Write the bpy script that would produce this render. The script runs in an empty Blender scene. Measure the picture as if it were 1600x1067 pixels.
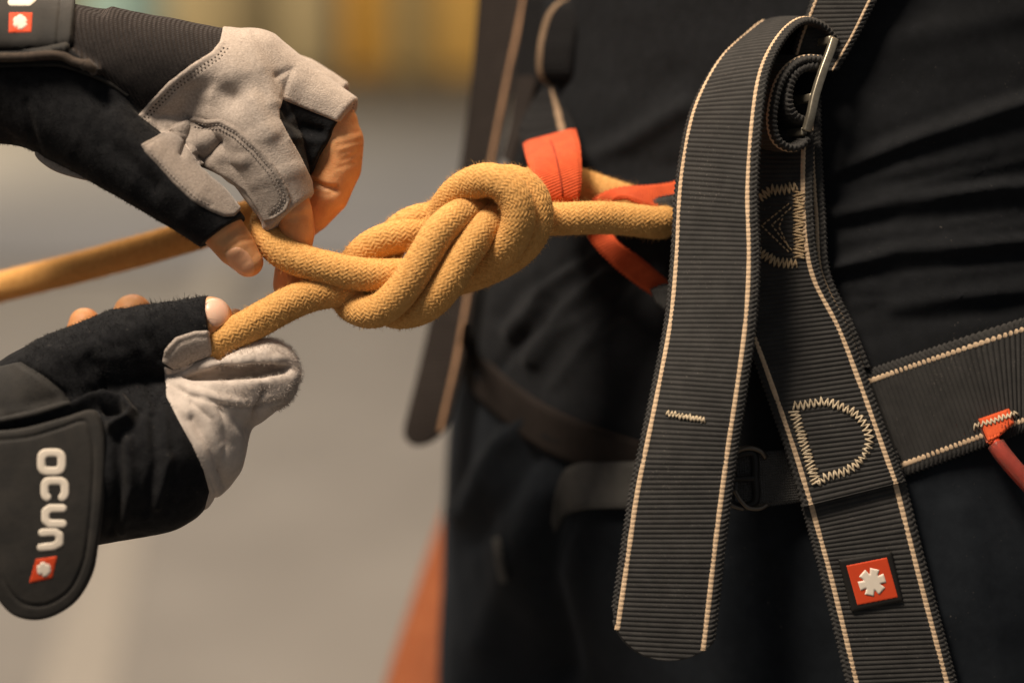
import bpy, math, random
import numpy as np
from mathutils import Vector, Matrix
from mathutils.bvhtree import BVHTree

random.seed(3)
RNG = np.random.default_rng(5)
scene = bpy.context.scene
COL = scene.collection

# ------------------------------------------------------------------ camera, world, lights, exposure
S = 0.00025            # metres per measuring unit (one unit = a quarter millimetre)
D0 = 2668.0            # focus distance in units (0.667 m)
PITCH = math.radians(15)
FWD = np.array([0, math.cos(PITCH), -math.sin(PITCH)])
UP = np.array([0, math.sin(PITCH), math.cos(PITCH)])
RIGHT = np.array([1.0, 0, 0])
CAM = np.array([0, 0, 1.0]) - FWD * D0 * S

cam_d = bpy.data.cameras.new('camera')
cam = bpy.data.objects.new('camera', cam_d)
COL.objects.link(cam)
cam.location = CAM
cam.rotation_euler = (math.pi / 2 - PITCH, 0, 0)
cam_d.sensor_width = 36
cam_d.lens = 36 * D0 * S / (1600 * S)
cam_d.clip_start = 0.02
cam_d.clip_end = 100
cam_d.dof.use_dof = True
cam_d.dof.focus_distance = D0 * S
cam_d.dof.aperture_fstop = 2.5
scene.camera = cam

world = bpy.data.worlds.new('World')
scene.world = world
world.use_nodes = True
bg = world.node_tree.nodes['Background']
bg.inputs[0].default_value = (0.93, 0.96, 1.0, 1)
bg.inputs[1].default_value = 0.15

def area(name, loc, target, size, power, color, size_y=None):
    d = bpy.data.lights.new(name, 'AREA')
    d.energy = power
    d.color = color
    d.size = size
    if size_y:
        d.shape = 'RECTANGLE'
        d.size_y = size_y
    o = bpy.data.objects.new(name, d)
    COL.objects.link(o)
    o.location = loc
    o.rotation_euler = (Vector(target) - Vector(loc)).to_track_quat('-Z', 'Y').to_euler()
    return o

area('ceiling_lamp', (-0.72, -0.42, 2.75), (0.02, 0.0, 1.0), 0.5, 66, (1.0, 0.86, 0.70))
area('ceiling_lamp', (0.35, 0.9, 3.2), (0.0, 0.1, 1.0), 0.8, 42, (1.0, 0.72, 0.45))
area('ceiling_lamp', (-1.2, 3.3, 3.6), (-1.0, 3.4, 0), 2.4, 110, (1.0, 0.865, 0.72))
area('added_wall_fill', (-4.8, 6.2, 1.0), (-0.9, 10.2, 0.4), 0.7, 240, (1.0, 0.80, 0.52))  # unseen lamp added low outside the view to brighten the far wall
scene.view_settings.view_transform = 'Standard'
scene.view_settings.look = 'None'
scene.view_settings.exposure = 0.0
scene.view_settings.gamma = 1.0

# ------------------------------------------------------------------ measuring helpers
def P(u, v, w=0.0):
    f = 1 + w / D0
    return np.array([(u - 800) * f, (v - 533.5) * f, w], float)

def PA(a):
    a = np.asarray(a, float)
    f = 1 + a[:, 2] / D0
    return np.stack([(a[:, 0] - 800) * f, (a[:, 1] - 533.5) * f, a[:, 2]], 1)

def UV(p):
    f = 1 + p[:, 2] / D0
    return 800 + p[:, 0] / f, 533.5 + p[:, 1] / f

def to_world(p):
    p = np.asarray(p, float)
    return CAM + (p[:, :1] * S) * RIGHT - (p[:, 1:2] * S) * UP + ((D0 + p[:, 2:3]) * S) * FWD

def W(u, v, w):
    return to_world(P(u, v, w)[None])[0]

# ------------------------------------------------------------------ object helpers
ORIGIN = {}

def root_origin(o):
    while o.parent:
        o = o.parent
    return ORIGIN.get(o.name, np.zeros(3))

def tag(o, label=None, cat=None, group=None, kind=None):
    if label: o['label'] = label
    if cat: o['category'] = cat
    if group: o['group'] = group
    if kind: o['kind'] = kind
    return o

def thing(name, label, cat, loc):
    o = bpy.data.objects.new(name, None)
    COL.objects.link(o)
    o.location = loc
    o.empty_display_size = 0.02
    ORIGIN[o.name] = np.array(loc, float)
    return tag(o, label, cat)

def mesh_obj(name, verts, faces, mat, parent=None, uv=None, smooth=True, world=False, origin=None):
    """verts in units (or metres when world) -> one mesh object; faces: (n,3) / (n,4) arrays or a list of them"""
    v = np.asarray(verts, float)
    if not world:
        v = to_world(v)
    if parent is not None:
        v = v - root_origin(parent)
    elif origin is not None:
        v = v - np.asarray(origin, float)
    fl = faces if isinstance(faces, list) else [faces]
    fl = [np.asarray(f, np.int32) for f in fl if len(f)]
    me = bpy.data.meshes.new(name)
    me.vertices.add(len(v))
    me.vertices.foreach_set('co', v.astype(np.float32).ravel())
    loops = np.concatenate([f.ravel() for f in fl])
    sizes = np.concatenate([np.full(len(f), f.shape[1], np.int32) for f in fl])
    starts = np.concatenate([[0], np.cumsum(sizes)[:-1]]).astype(np.int32)
    me.loops.add(len(loops))
    me.loops.foreach_set('vertex_index', loops)
    me.polygons.add(len(sizes))
    me.polygons.foreach_set('loop_start', starts)
    try:
        me.polygons.foreach_set('loop_total', sizes)
    except Exception:
        pass
    me.update(calc_edges=True)
    if uv is not None:
        layer = me.uv_layers.new(name='UVMap')
        layer.data.foreach_set('uv', np.asarray(uv, np.float32)[loops].ravel())
    if smooth:
        me.polygons.foreach_set('use_smooth', np.ones(len(sizes), bool))
    me.validate()
    me.materials.append(mat)
    o = bpy.data.objects.new(name, me)
    COL.objects.link(o)
    if parent is not None:
        o.parent = parent
    elif origin is not None:
        o.location = origin
        ORIGIN[o.name] = np.asarray(origin, float)
    return o

# ------------------------------------------------------------------ materials
def nd(nt, t, **kw):
    n = nt.nodes.new(t)
    for k, v in kw.items():
        setattr(n, k, v)
    return n

def mat(name, col, rough=0.8, col2=None, cscale=0.02, spec=0.3, sheen=0.0, sheen_tint=(1, 1, 1), metal=0.0,
        bumps=(), sss=0.0, sss_r=(1, 0.3, 0.15), coat=0.0, trans=0.0, detail=4.0, contrast=(0.35, 0.65), dust=None):
    """bumps: list of (kind, frequency per unit, strength, distance in units, [direction])"""
    m = bpy.data.materials.new(name)
    m.use_nodes = True
    nt = m.node_tree
    b = nt.nodes['Principled BSDF']
    b.inputs['Roughness'].default_value = rough
    b.inputs['Specular IOR Level'].default_value = spec
    b.inputs['Metallic'].default_value = metal
    b.inputs['Sheen Weight'].default_value = sheen
    b.inputs['Sheen Roughness'].default_value = 0.4
    b.inputs['Sheen Tint'].default_value = (*sheen_tint, 1)
    b.inputs['Coat Weight'].default_value = coat
    b.inputs['Transmission Weight'].default_value = trans
    if sss:
        b.inputs['Subsurface Weight'].default_value = sss
        b.inputs['Subsurface Radius'].default_value = sss_r
        b.inputs['Subsurface Scale'].default_value = 0.004
    tc = nd(nt, 'ShaderNodeTexCoord')
    mp = nd(nt, 'ShaderNodeMapping')
    mp.inputs['Scale'].default_value = (1 / S, 1 / S, 1 / S)
    nt.links.new(tc.outputs['Object'], mp.inputs['Vector'])
    uvm = nd(nt, 'ShaderNodeUVMap')
    if col2 is None:
        col2 = tuple(c * 0.8 for c in col)
    n1 = nd(nt, 'ShaderNodeTexNoise')
    n1.inputs['Scale'].default_value = cscale
    n1.inputs['Detail'].default_value = detail
    n1.inputs['Roughness'].default_value = 0.65
    nt.links.new(mp.outputs[0], n1.inputs['Vector'])
    cr = nd(nt, 'ShaderNodeValToRGB')
    cr.color_ramp.elements[0].position, cr.color_ramp.elements[1].position = contrast
    cr.color_ramp.elements[0].color = (*col2, 1)
    cr.color_ramp.elements[1].color = (*col, 1)
    nt.links.new(n1.outputs['Fac'], cr.inputs['Fac'])
    if dust:
        dn = nd(nt, 'ShaderNodeTexNoise'); dn.inputs['Scale'].default_value = dust[0]; dn.inputs['Detail'].default_value = 2
        nt.links.new(mp.outputs[0], dn.inputs['Vector'])
        pn_ = nd(nt, 'ShaderNodeTexNoise'); pn_.inputs['Scale'].default_value = 0.012; pn_.inputs['Detail'].default_value = 4
        nt.links.new(mp.outputs[0], pn_.inputs['Vector'])
        ad_ = nd(nt, 'ShaderNodeMath', operation='MULTIPLY_ADD'); ad_.inputs[1].default_value = 0.35
        nt.links.new(pn_.outputs['Fac'], ad_.inputs[0]); nt.links.new(dn.outputs['Fac'], ad_.inputs[2])
        mr = nd(nt, 'ShaderNodeMapRange'); mr.inputs['From Min'].default_value = dust[1]; mr.inputs['From Max'].default_value = dust[1] + 0.1
        mr.inputs['To Max'].default_value = dust[2]
        nt.links.new(ad_.outputs[0], mr.inputs['Value'])
        mx = nd(nt, 'ShaderNodeMix', data_type='RGBA')
        nt.links.new(mr.outputs['Result'], mx.inputs['Factor']); nt.links.new(cr.outputs['Color'], mx.inputs['A'])
        mx.inputs['B'].default_value = (0.30, 0.26, 0.22, 1)
        nt.links.new(mx.outputs['Result'], b.inputs['Base Color'])
    else:
        nt.links.new(cr.outputs['Color'], b.inputs['Base Color'])
    prev = None
    for bp in bumps:
        kind, fr, st, dist = bp[:4]
        src = None
        if kind == 'noise':
            t = nd(nt, 'ShaderNodeTexNoise')
            t.inputs['Scale'].default_value = fr
            t.inputs['Detail'].default_value = 3
            nt.links.new(mp.outputs[0], t.inputs['Vector'])
            src = t.outputs['Fac']
        elif kind == 'wave':          # ribs in object space along a direction
            d = Vector(bp[4]).normalized()
            dp = nd(nt, 'ShaderNodeVectorMath', operation='DOT_PRODUCT')
            dp.inputs[1].default_value = d * (2 * math.pi * fr)
            nt.links.new(mp.outputs[0], dp.inputs[0])
            dn = nd(nt, 'ShaderNodeTexNoise')
            dn.inputs['Scale'].default_value = 0.02
            nt.links.new(mp.outputs[0], dn.inputs['Vector'])
            ad = nd(nt, 'ShaderNodeMath', operation='MULTIPLY_ADD')
            ad.inputs[1].default_value = 3.0
            nt.links.new(dn.outputs['Fac'], ad.inputs[0])
            nt.links.new(dp.outputs['Value'], ad.inputs[2])
            sn = nd(nt, 'ShaderNodeMath', operation='SINE')
            nt.links.new(ad.outputs[0], sn.inputs[0])
            src = sn.outputs[0]
        elif kind == 'uvwave':        # fine yarn: a sine along one uv direction
            dp = nd(nt, 'ShaderNodeVectorMath', operation='DOT_PRODUCT')
            d = bp[4]
            dp.inputs[1].default_value = (d[0] * 2 * math.pi * fr, d[1] * 2 * math.pi * fr, 0)
            nt.links.new(uvm.outputs[0], dp.inputs[0])
            sn = nd(nt, 'ShaderNodeMath', operation='SINE')
            nt.links.new(dp.outputs['Value'], sn.inputs[0])
            src = sn.outputs[0]
        bm_ = nd(nt, 'ShaderNodeBump')
        bm_.inputs['Strength'].default_value = st
        bm_.inputs['Distance'].default_value = dist * S
        nt.links.new(src, bm_.inputs['Height'])
        if prev:
            nt.links.new(prev.outputs[0], bm_.inputs['Normal'])
        prev = bm_
    if prev:
        nt.links.new(prev.outputs[0], b.inputs['Normal'])
    return m

M = {}
M['rope'] = mat('mustard_rope', (0.71, 0.388, 0.130), 0.85, (0.555, 0.28, 0.08), 0.12, spec=0.15, sheen=0.25, sheen_tint=(1, 0.75, 0.4),
                bumps=[('noise', 0.55, 0.5, 0.8)], contrast=(0.3, 0.7))
M['fuzz'] = mat('rope_fuzz', (0.75, 0.45, 0.16), 0.9, spec=0.1)
M['suede'] = mat('grey_suede', (0.52, 0.435, 0.37), 0.95, (0.33, 0.272, 0.228), 0.28, spec=0.08, sheen=0.35, sheen_tint=(1, .92, .85),
                 bumps=[('noise', 0.42, 0.85, 1.3), ('noise', 0.06, 0.35, 3.0)], contrast=(0.3, 0.7))
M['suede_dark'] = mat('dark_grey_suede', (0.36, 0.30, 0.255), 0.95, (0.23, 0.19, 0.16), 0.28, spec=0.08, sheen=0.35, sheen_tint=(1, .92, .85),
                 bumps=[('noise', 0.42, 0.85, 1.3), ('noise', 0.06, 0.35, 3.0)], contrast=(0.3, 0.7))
M['suede_pale'] = mat('pale_suede', (0.62, 0.53, 0.46), 0.95, (0.47, 0.40, 0.345), 0.05, spec=0.08, sheen=0.4, sheen_tint=(1, .92, .85),
                      bumps=[('noise', 0.4, 0.4, 1.0), ('noise', 0.03, 0.4, 5.0)], contrast=(0.3, 0.7))
M['fleece'] = mat('black_fleece', (0.016, 0.016, 0.017), 0.95, (0.009, 0.009, 0.010), 0.08, spec=0.08, sheen=0.10, sheen_tint=(.75, .68, .6),
                  bumps=[('noise', 0.35, 0.6, 1.5), ('noise', 0.03, 0.3, 5)], dust=(0.25, 0.90, 0.25))
M['neoprene'] = mat('black_neoprene', (0.034, 0.030, 0.026), 0.75, (0.024, 0.022, 0.020), 0.03, spec=0.22, sheen=0.06,
                    bumps=[('noise', 0.5, 0.5, 0.7), ('noise', 0.04, 0.25, 3)])
M['knit'] = mat('black_knit', (0.042, 0.036, 0.034), 0.9, (0.016, 0.014, 0.014), 0.3, spec=0.12, sheen=0.12, sheen_tint=(1, .8, .7),
                bumps=[('wave', 0.17, 0.9, 2.0, (0.93, -0.1, 0.36)), ('wave', 0.3, 0.35, 0.8, (-0.36, 0.1, 0.93))])
M['binding'] = mat('brown_black_binding', (0.075, 0.055, 0.042), 0.85, (0.045, 0.035, 0.028), 0.15, spec=0.15, sheen=0.15, bumps=[('noise', 0.5, 0.5, 1.0)])
M['nail_pale'] = mat('pale_finger_nail', (0.84, 0.55, 0.40), 0.36, (0.80, 0.49, 0.34), 0.03, spec=0.45, sss=0.1)
M['thread_dark'] = mat('brown_thread', (0.14, 0.11, 0.09), 0.9)
M['thread_grey'] = mat('grey_thread', (0.30, 0.26, 0.23), 0.9)
M['hole'] = mat('needle_hole', (0.085, 0.068, 0.055), 0.95)
M['skin'] = mat('skin', (0.78, 0.39, 0.17), 0.5, (0.70, 0.30, 0.115), 0.03, spec=0.35, sss=0.12,
                bumps=[('noise', 0.45, 0.45, 0.9), ('noise', 0.12, 0.3, 2.0)])
M['skin_tan'] = mat('tanned_skin', (0.37, 0.118, 0.045), 0.55, (0.30, 0.085, 0.032), 0.02, spec=0.3, sss=0.1)
M['nail'] = mat('finger_nail', (0.77, 0.40, 0.22), 0.42, (0.73, 0.36, 0.19), 0.03, spec=0.45, sss=0.1)
M['web'] = mat('charcoal_webbing', (0.046, 0.043, 0.040), 0.8, (0.033, 0.031, 0.029), 0.03, spec=0.22, sheen=0.05, sheen_tint=(1, .9, .8),
               bumps=[('uvwave', 0.55, 0.35, 0.8, (0.35, 1.0)), ('noise', 0.5, 0.3, 0.6)], dust=(0.3, 0.85, 0.25))
M['web_fine'] = mat('fine_black_webbing', (0.085, 0.080, 0.075), 0.7, (0.06, 0.057, 0.054), 0.05, spec=0.25,
                    bumps=[('uvwave', 0.25, 0.6, 1.2, (0, 1.0)), ('uvwave', 0.25, 0.6, 1.2, (1.0, 0))])
M['web_black'] = mat('black_webbing', (0.014, 0.0135, 0.014), 0.85, spec=0.12, bumps=[('uvwave', 0.25, 0.6, 1.2, (0, 1.0))])
M['web_brown'] = mat('brown_black_webbing', (0.026, 0.020, 0.017), 0.85, spec=0.15, bumps=[('noise', 0.3, 0.3, 0.8)])
M['web_grey'] = mat('grey_webbing', (0.12, 0.113, 0.103), 0.85, spec=0.15, bumps=[('uvwave', 0.2, 0.6, 1.0, (1, 1)), ('noise', 0.3, 0.3, 0.8)])
M['stripe'] = mat('cream_stripe', (0.70, 0.51, 0.335), 0.85, (0.56, 0.395, 0.25), 0.08, spec=0.15,
                  bumps=[('uvwave', 0.6, 0.3, 0.5, (0.5, 1.0))], contrast=(0.3, 0.7))
M['stitch'] = mat('tan_stitching', (0.62, 0.51, 0.36), 0.8, (0.46, 0.36, 0.24), 0.1, spec=0.2)
M['stitch_dim'] = mat('brown_stitching', (0.58, 0.43, 0.26), 0.8, (0.42, 0.29, 0.16), 0.1, spec=0.2)
M['red_web'] = mat('orange_red_webbing', (0.64, 0.095, 0.026), 0.75, (0.52, 0.07, 0.019), 0.06, spec=0.2, sheen=0.1,
                   bumps=[('uvwave', 0.22, 0.5, 1.0, (0.3, 1.0)), ('noise', 0.5, 0.3, 0.6)])
M['red'] = mat('orange_red_rubber', (0.66, 0.066, 0.018), 0.5, (0.60, 0.058, 0.016), 0.02, spec=0.3, bumps=[('noise', 0.3, 0.1, 0.4)])
M['red_print'] = mat('orange_print', (0.72, 0.075, 0.022), 0.6, spec=0.2)
M['white'] = mat('cream_white_print', (0.80, 0.70, 0.58), 0.6, (0.76, 0.66, 0.54), 0.05, spec=0.25)
M['rubber'] = mat('black_rubber', (0.016, 0.014, 0.012), 0.5, spec=0.3, bumps=[('noise', 0.3, 0.2, 0.5)])
M['metal'] = mat('grey_anodised_metal', (0.42, 0.37, 0.28), 0.42, (0.30, 0.26, 0.20), 0.1, metal=0.85, bumps=[('noise', 0.3, 0.12, 0.5)])
M['metal_dark'] = mat('dark_metal', (0.15, 0.125, 0.10), 0.4, metal=0.9)
M['shirt'] = mat('black_jersey', (0.0135, 0.0140, 0.0155), 0.9, (0.0105, 0.011, 0.012), 0.05, spec=0.08, sheen=0.05, sheen_tint=(.8, .8, .85),
                 bumps=[('noise', 0.6, 0.3, 0.6)], dust=(0.25, 0.91, 0.25))
M['trousers'] = mat('blue_black_cloth', (0.0125, 0.015, 0.0185), 0.85, (0.0095, 0.0115, 0.0145), 0.05, spec=0.1, sheen=0.03, sheen_tint=(.7, .8, 1),
                    bumps=[('noise', 0.5, 0.3, 0.6)], dust=(0.25, 0.91, 0.25))
M['plastic'] = mat('clear_sleeve', (0.9, 0.55, 0.45), 0.12, trans=0.92, spec=0.5)
M['red_core'] = mat('red_cord', (0.70, 0.06, 0.015), 0.5, spec=0.3, bumps=[('noise', 0.35, 0.4, 1.0)])
M['floor'] = mat('grey_gym_floor', (0.285, 0.262, 0.235), 0.6, (0.24, 0.22, 0.197), 0.0008, spec=0.25)
M['mats'] = mat('blue_grey_falloff_mats', (0.34, 0.33, 0.325), 0.7, (0.30, 0.292, 0.288), 0.001, spec=0.2)  # cooler zone colour stands in for the light changing across the floor
M['floor_line'] = mat('pale_floor_line', (0.42, 0.38, 0.33), 0.6, spec=0.25)
M['seam'] = mat('mat_seam', (0.20, 0.18, 0.16), 0.7)

# ------------------------------------------------------------------ numeric helpers
def vnoise(p, scale, seed=0):
    q = p * scale
    i = np.floor(q).astype(np.int64)
    f = q - i
    f = f * f * (3 - 2 * f)
    def h(a, b, c):
        n = (a * 73856093) ^ (b * 19349663) ^ (c * 83492791) ^ (seed * 2654435761)
        n = (n ^ (n >> 13)) * 1274126177
        n = n ^ (n >> 16)
        return (n & 0xffff) / 65535.0 * 2 - 1
    r = 0
    for dx in (0, 1):
        for dy in (0, 1):
            for dz in (0, 1):
                wt = (f[:, 0] if dx else 1 - f[:, 0]) * (f[:, 1] if dy else 1 - f[:, 1]) * (f[:, 2] if dz else 1 - f[:, 2])
                r = r + wt * h(i[:, 0] + dx, i[:, 1] + dy, i[:, 2] + dz)
    return r

def sstep(x, a, b):
    t = np.clip((x - a) / (b - a), 0, 1)
    return t * t * (3 - 2 * t)

def catmull(pts, n_per=16):
    p = np.asarray(pts, float)
    q = np.vstack([2 * p[0] - p[1], p, 2 * p[-1] - p[-2]])
    out = []
    for i in range(1, len(q) - 2):
        p0, p1, p2, p3 = q[i - 1], q[i], q[i + 1], q[i + 2]
        t0 = 0.0
        t1 = t0 + max(np.linalg.norm(p1 - p0), 1e-6) ** 0.5
        t2 = t1 + max(np.linalg.norm(p2 - p1), 1e-6) ** 0.5
        t3 = t2 + max(np.linalg.norm(p3 - p2), 1e-6) ** 0.5
        t = np.linspace(t1, t2, n_per, endpoint=False)[:, None]
        a1 = (t1 - t) / (t1 - t0) * p0 + (t - t0) / (t1 - t0) * p1
        a2 = (t2 - t) / (t2 - t1) * p1 + (t - t1) / (t2 - t1) * p2
        a3 = (t3 - t) / (t3 - t2) * p2 + (t - t2) / (t3 - t2) * p3
        b1 = (t2 - t) / (t2 - t0) * a1 + (t - t0) / (t2 - t0) * a2
        b2 = (t3 - t) / (t3 - t1) * a2 + (t - t1) / (t3 - t1) * a3
        out.append((t2 - t) / (t2 - t1) * b1 + (t - t1) / (t2 - t1) * b2)
    out.append(p[-1:])
    return np.vstack(out)

def resample(c, step):
    seg = np.linalg.norm(np.diff(c, axis=0), axis=1)
    s = np.concatenate([[0], np.cumsum(seg)])
    n = max(2, int(round(s[-1] / step)) + 1)
    t = np.linspace(0, s[-1], n)
    return np.stack([np.interp(t, s, c[:, k]) for k in range(c.shape[1])], 1), t

def gsmooth(a, k):
    if k < 1: return a
    x = np.arange(-3 * k, 3 * k + 1)
    g = np.exp(-0.5 * (x / k) ** 2); g /= g.sum()
    out = np.empty_like(a)
    for j in range(a.shape[1]):
        pad = np.concatenate([np.full(3 * k, 0.0) + 2 * a[0, j] - a[1:3 * k + 1, j][::-1] if len(a) > 3 * k + 1 else np.full(3 * k, a[0, j]), a[:, j],
                              2 * a[-1, j] - a[-3 * k - 1:-1, j][::-1] if len(a) > 3 * k + 1 else np.full(3 * k, a[-1, j])])
        out[:, j] = np.convolve(pad, g, 'valid')
    return out

def frames(c):
    """rotation minimising frames along a curve"""
    t = np.gradient(c, axis=0)
    t /= np.linalg.norm(t, axis=1, keepdims=True)
    n = np.empty_like(t)
    a = np.array([0, 0, -1.0])
    a = a - t[0] * a.dot(t[0])
    if np.linalg.norm(a) < 1e-3: a = np.array([0, 1.0, 0]) - t[0] * t[0][1]
    n[0] = a / np.linalg.norm(a)
    for i in range(1, len(c)):
        v = n[i - 1] - t[i] * n[i - 1].dot(t[i])
        n[i] = v / np.linalg.norm(v)
    return t, n, np.cross(t, n)

def tube(c, r, k=10, cap=True):
    """tube verts/quads/tris along points c with radius r (scalar or per point)"""
    t, n, b = frames(c)
    a = np.linspace(0, 2 * np.pi, k, endpoint=False)
    r = np.broadcast_to(np.asarray(r, float), (len(c),))
    v = c[:, None, :] + r[:, None, None] * (np.cos(a)[None, :, None] * n[:, None, :] + np.sin(a)[None, :, None] * b[:, None, :])
    v = v.reshape(-1, 3)
    i = np.arange(len(c) - 1)[:, None] * k + np.arange(k)[None, :]
    j = np.arange(len(c) - 1)[:, None] * k + (np.arange(k)[None, :] + 1) % k
    q = np.stack([i, j, j + k, i + k], -1).reshape(-1, 4)
    tri = np.zeros((0, 3), int)
    if cap:
        m = len(v)
        v = np.vstack([v, c[:1], c[-1:]])
        aa = np.arange(k); bb = (aa + 1) % k
        L = (len(c) - 1) * k
        tri = np.vstack([np.stack([bb, aa, np.full(k, m)], 1), np.stack([L + aa, L + bb, np.full(k, m + 1)], 1)])
    return v, q, tri

class Join:
    def __init__(s): s.v = []; s.q = []; s.t = []; s.n = 0
    def add(s, v, q=None, t=None):
        s.v.append(v)
        if q is not None and len(q): s.q.append(np.asarray(q) + s.n)
        if t is not None and len(t): s.t.append(np.asarray(t) + s.n)
        s.n += len(v)
    def tube(s, c, r, k=6): s.add(*tube(np.asarray(c, float), r, k))
    def build(s, name, m, parent=None, **kw):
        f = []
        if s.q: f.append(np.vstack(s.q))
        if s.t: f.append(np.vstack(s.t))
        return mesh_obj(name, np.vstack(s.v), f, m, parent, **kw)

def quads_to_tris(q):
    q = np.asarray(q)
    return np.vstack([q[:, [0, 1, 2]], q[:, [0, 2, 3]]])

def vnormals(v, t):
    fn = np.cross(v[t[:, 1]] - v[t[:, 0]], v[t[:, 2]] - v[t[:, 0]])
    n = np.zeros_like(v)
    for k in range(3):
        np.add.at(n, t[:, k], fn)
    return n / np.maximum(np.linalg.norm(n, axis=1, keepdims=True), 1e-9)

def clip(v, t, f, extra=()):
    """keep the part of a triangle mesh where f > 0, cut exactly along f = 0; extra = per-vertex arrays carried along"""
    ins = f > 0
    cnt = ins[t].sum(1)
    full = t[cnt == 3]
    new_t = [full]
    arrays = [v] + list(extra)
    keys, parts = [], []
    def lone(tt, inside):
        m = ins[tt] == inside
        k = m.argmax(1)
        r = np.arange(len(tt))
        return np.stack([tt[r, k], tt[r, (k + 1) % 3], tt[r, (k + 2) % 3]], 1)
    one = lone(t[cnt == 1], True)
    two = lone(t[cnt == 2], False)
    e = np.vstack([one[:, [0, 1]], one[:, [0, 2]], two[:, [1, 0]], two[:, [2, 0]]])
    es = np.sort(e, 1)
    uq, inv = np.unique(es[:, 0].astype(np.int64) * len(v) + es[:, 1], return_inverse=True)
    a, b = uq // len(v), uq % len(v)
    w = (f[a] / (f[a] - f[b]))
    out = []
    for arr in arrays:
        ww = w.reshape((-1,) + (1,) * (arr.ndim - 1))
        out.append(np.concatenate([arr, arr[a] + (arr[b] - arr[a]) * ww]))
    base = len(v)
    n1, n2 = len(one), len(two)
    i = base + inv
    if n1: new_t.append(np.stack([one[:, 0], i[:n1], i[n1:2 * n1]], 1))
    if n2:
        p, q = i[2 * n1:2 * n1 + n2], i[2 * n1 + n2:]
        new_t.append(np.stack([p, two[:, 1], two[:, 2]], 1))
        new_t.append(np.stack([p, two[:, 2], q], 1))
    T = np.vstack(new_t)
    ff = np.concatenate([f, np.zeros(len(uq))])
    used = np.zeros(len(out[0]), bool); used[T.ravel()] = True
    remap = np.cumsum(used) - 1
    return out[0][used], remap[T], ff[used], [x[used] for x in out[1:]]

def poly_sd(u, v, poly):
    """signed distance to a polygon, positive inside"""
    poly = np.asarray(poly, float)
    d = np.full(len(u), 1e9); ins = np.zeros(len(u), bool)
    for i in range(len(poly)):
        a, b = poly[i], poly[(i + 1) % len(poly)]
        e = b - a
        px, py = u - a[0], v - a[1]
        t = np.clip((px * e[0] + py * e[1]) / max(e @ e, 1e-9), 0, 1)
        d = np.minimum(d, (px - t * e[0]) ** 2 + (py - t * e[1]) ** 2)
        c = ((a[1] > v) != (b[1] > v))
        if abs(b[1] - a[1]) > 1e-9:
            ins ^= c & (u < (b[0] - a[0]) * (v - a[1]) / (b[1] - a[1]) + a[0])
    return np.where(ins, 1, -1) * np.sqrt(d)

def line_d(u, v, pts):
    pts = np.asarray(pts, float)
    d = np.full(len(u), 1e9)
    for i in range(len(pts) - 1):
        a, b = pts[i], pts[i + 1]
        e = b - a
        px, py = u - a[0], v - a[1]
        t = np.clip((px * e[0] + py * e[1]) / max(e @ e, 1e-9), 0, 1)
        d = np.minimum(d, (px - t * e[0]) ** 2 + (py - t * e[1]) ** 2)
    return np.sqrt(d)

def smooth_poly(poly, n=5):
    p = np.asarray(poly, float)
    c = catmull(np.vstack([p[-1], p, p[0], p[1]]), n)
    return c[n:-n - 1]

# ---- implicit solids: chains of round cones, meshed with surface nets
class Grid:
    def __init__(s, lo, hi, h):
        s.h = h; s.lo = np.asarray(lo, float)
        s.ax = [np.arange(lo[k], hi[k] + h, h, dtype=np.float32) for k in range(3)]
        s.X, s.Y, s.Z = s.ax[0][:, None, None], s.ax[1][None, :, None], s.ax[2][None, None, :]
        s.shape = tuple(len(a) for a in s.ax)

def chain(g, pts, sq=1.0):
    """pts: rows (u, v, w, r)"""
    pts = np.asarray(pts, float)
    p = PA(pts[:, :3]); r = pts[:, 3]
    d = None
    for i in range(len(p) - 1):
        a, e = p[i], p[i + 1] - p[i]
        ax, ay, az = g.X - np.float32(a[0]), g.Y - np.float32(a[1]), (g.Z - np.float32(a[2]))
        t = np.clip((ax * e[0] + ay * e[1] + az * e[2]) / (e @ e), 0, 1).astype(np.float32)
        dx, dy, dz = ax - t * np.float32(e[0]), ay - t * np.float32(e[1]), (az - t * np.float32(e[2])) / np.float32(sq)
        k = np.sqrt(dx * dx + dy * dy + dz * dz) - (np.float32(r[i]) + t * np.float32(r[i + 1] - r[i]))
        d = k if d is None else np.minimum(d, k)
    return d

def plane(g, p, n):
    p = P(*p); n = np.asarray(n, float); n /= np.linalg.norm(n)
    return ((g.X - p[0]) * n[0] + (g.Y - p[1]) * n[1] + (g.Z - p[2]) * n[2]).astype(np.float32)

def ell(g, p, rad, rot=0.0):
    c = P(*p); ca, sa = math.cos(rot), math.sin(rot)
    x, y, z = g.X - c[0], g.Y - c[1], g.Z - c[2]
    xr, yr = x * ca + y * sa, -x * sa + y * ca
    k = np.sqrt((xr / rad[0]) ** 2 + (yr / rad[1]) ** 2 + (z / rad[2]) ** 2)
    return ((k - 1) * min(rad)).astype(np.float32)

def smin(a, b, k):
    if k <= 0: return np.minimum(a, b)
    h = np.clip(0.5 + 0.5 * (b - a) / k, 0, 1)
    return b + (a - b) * h - k * h * (1 - h)

def smax(a, b, k): return -smin(-a, -b, k)

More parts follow.
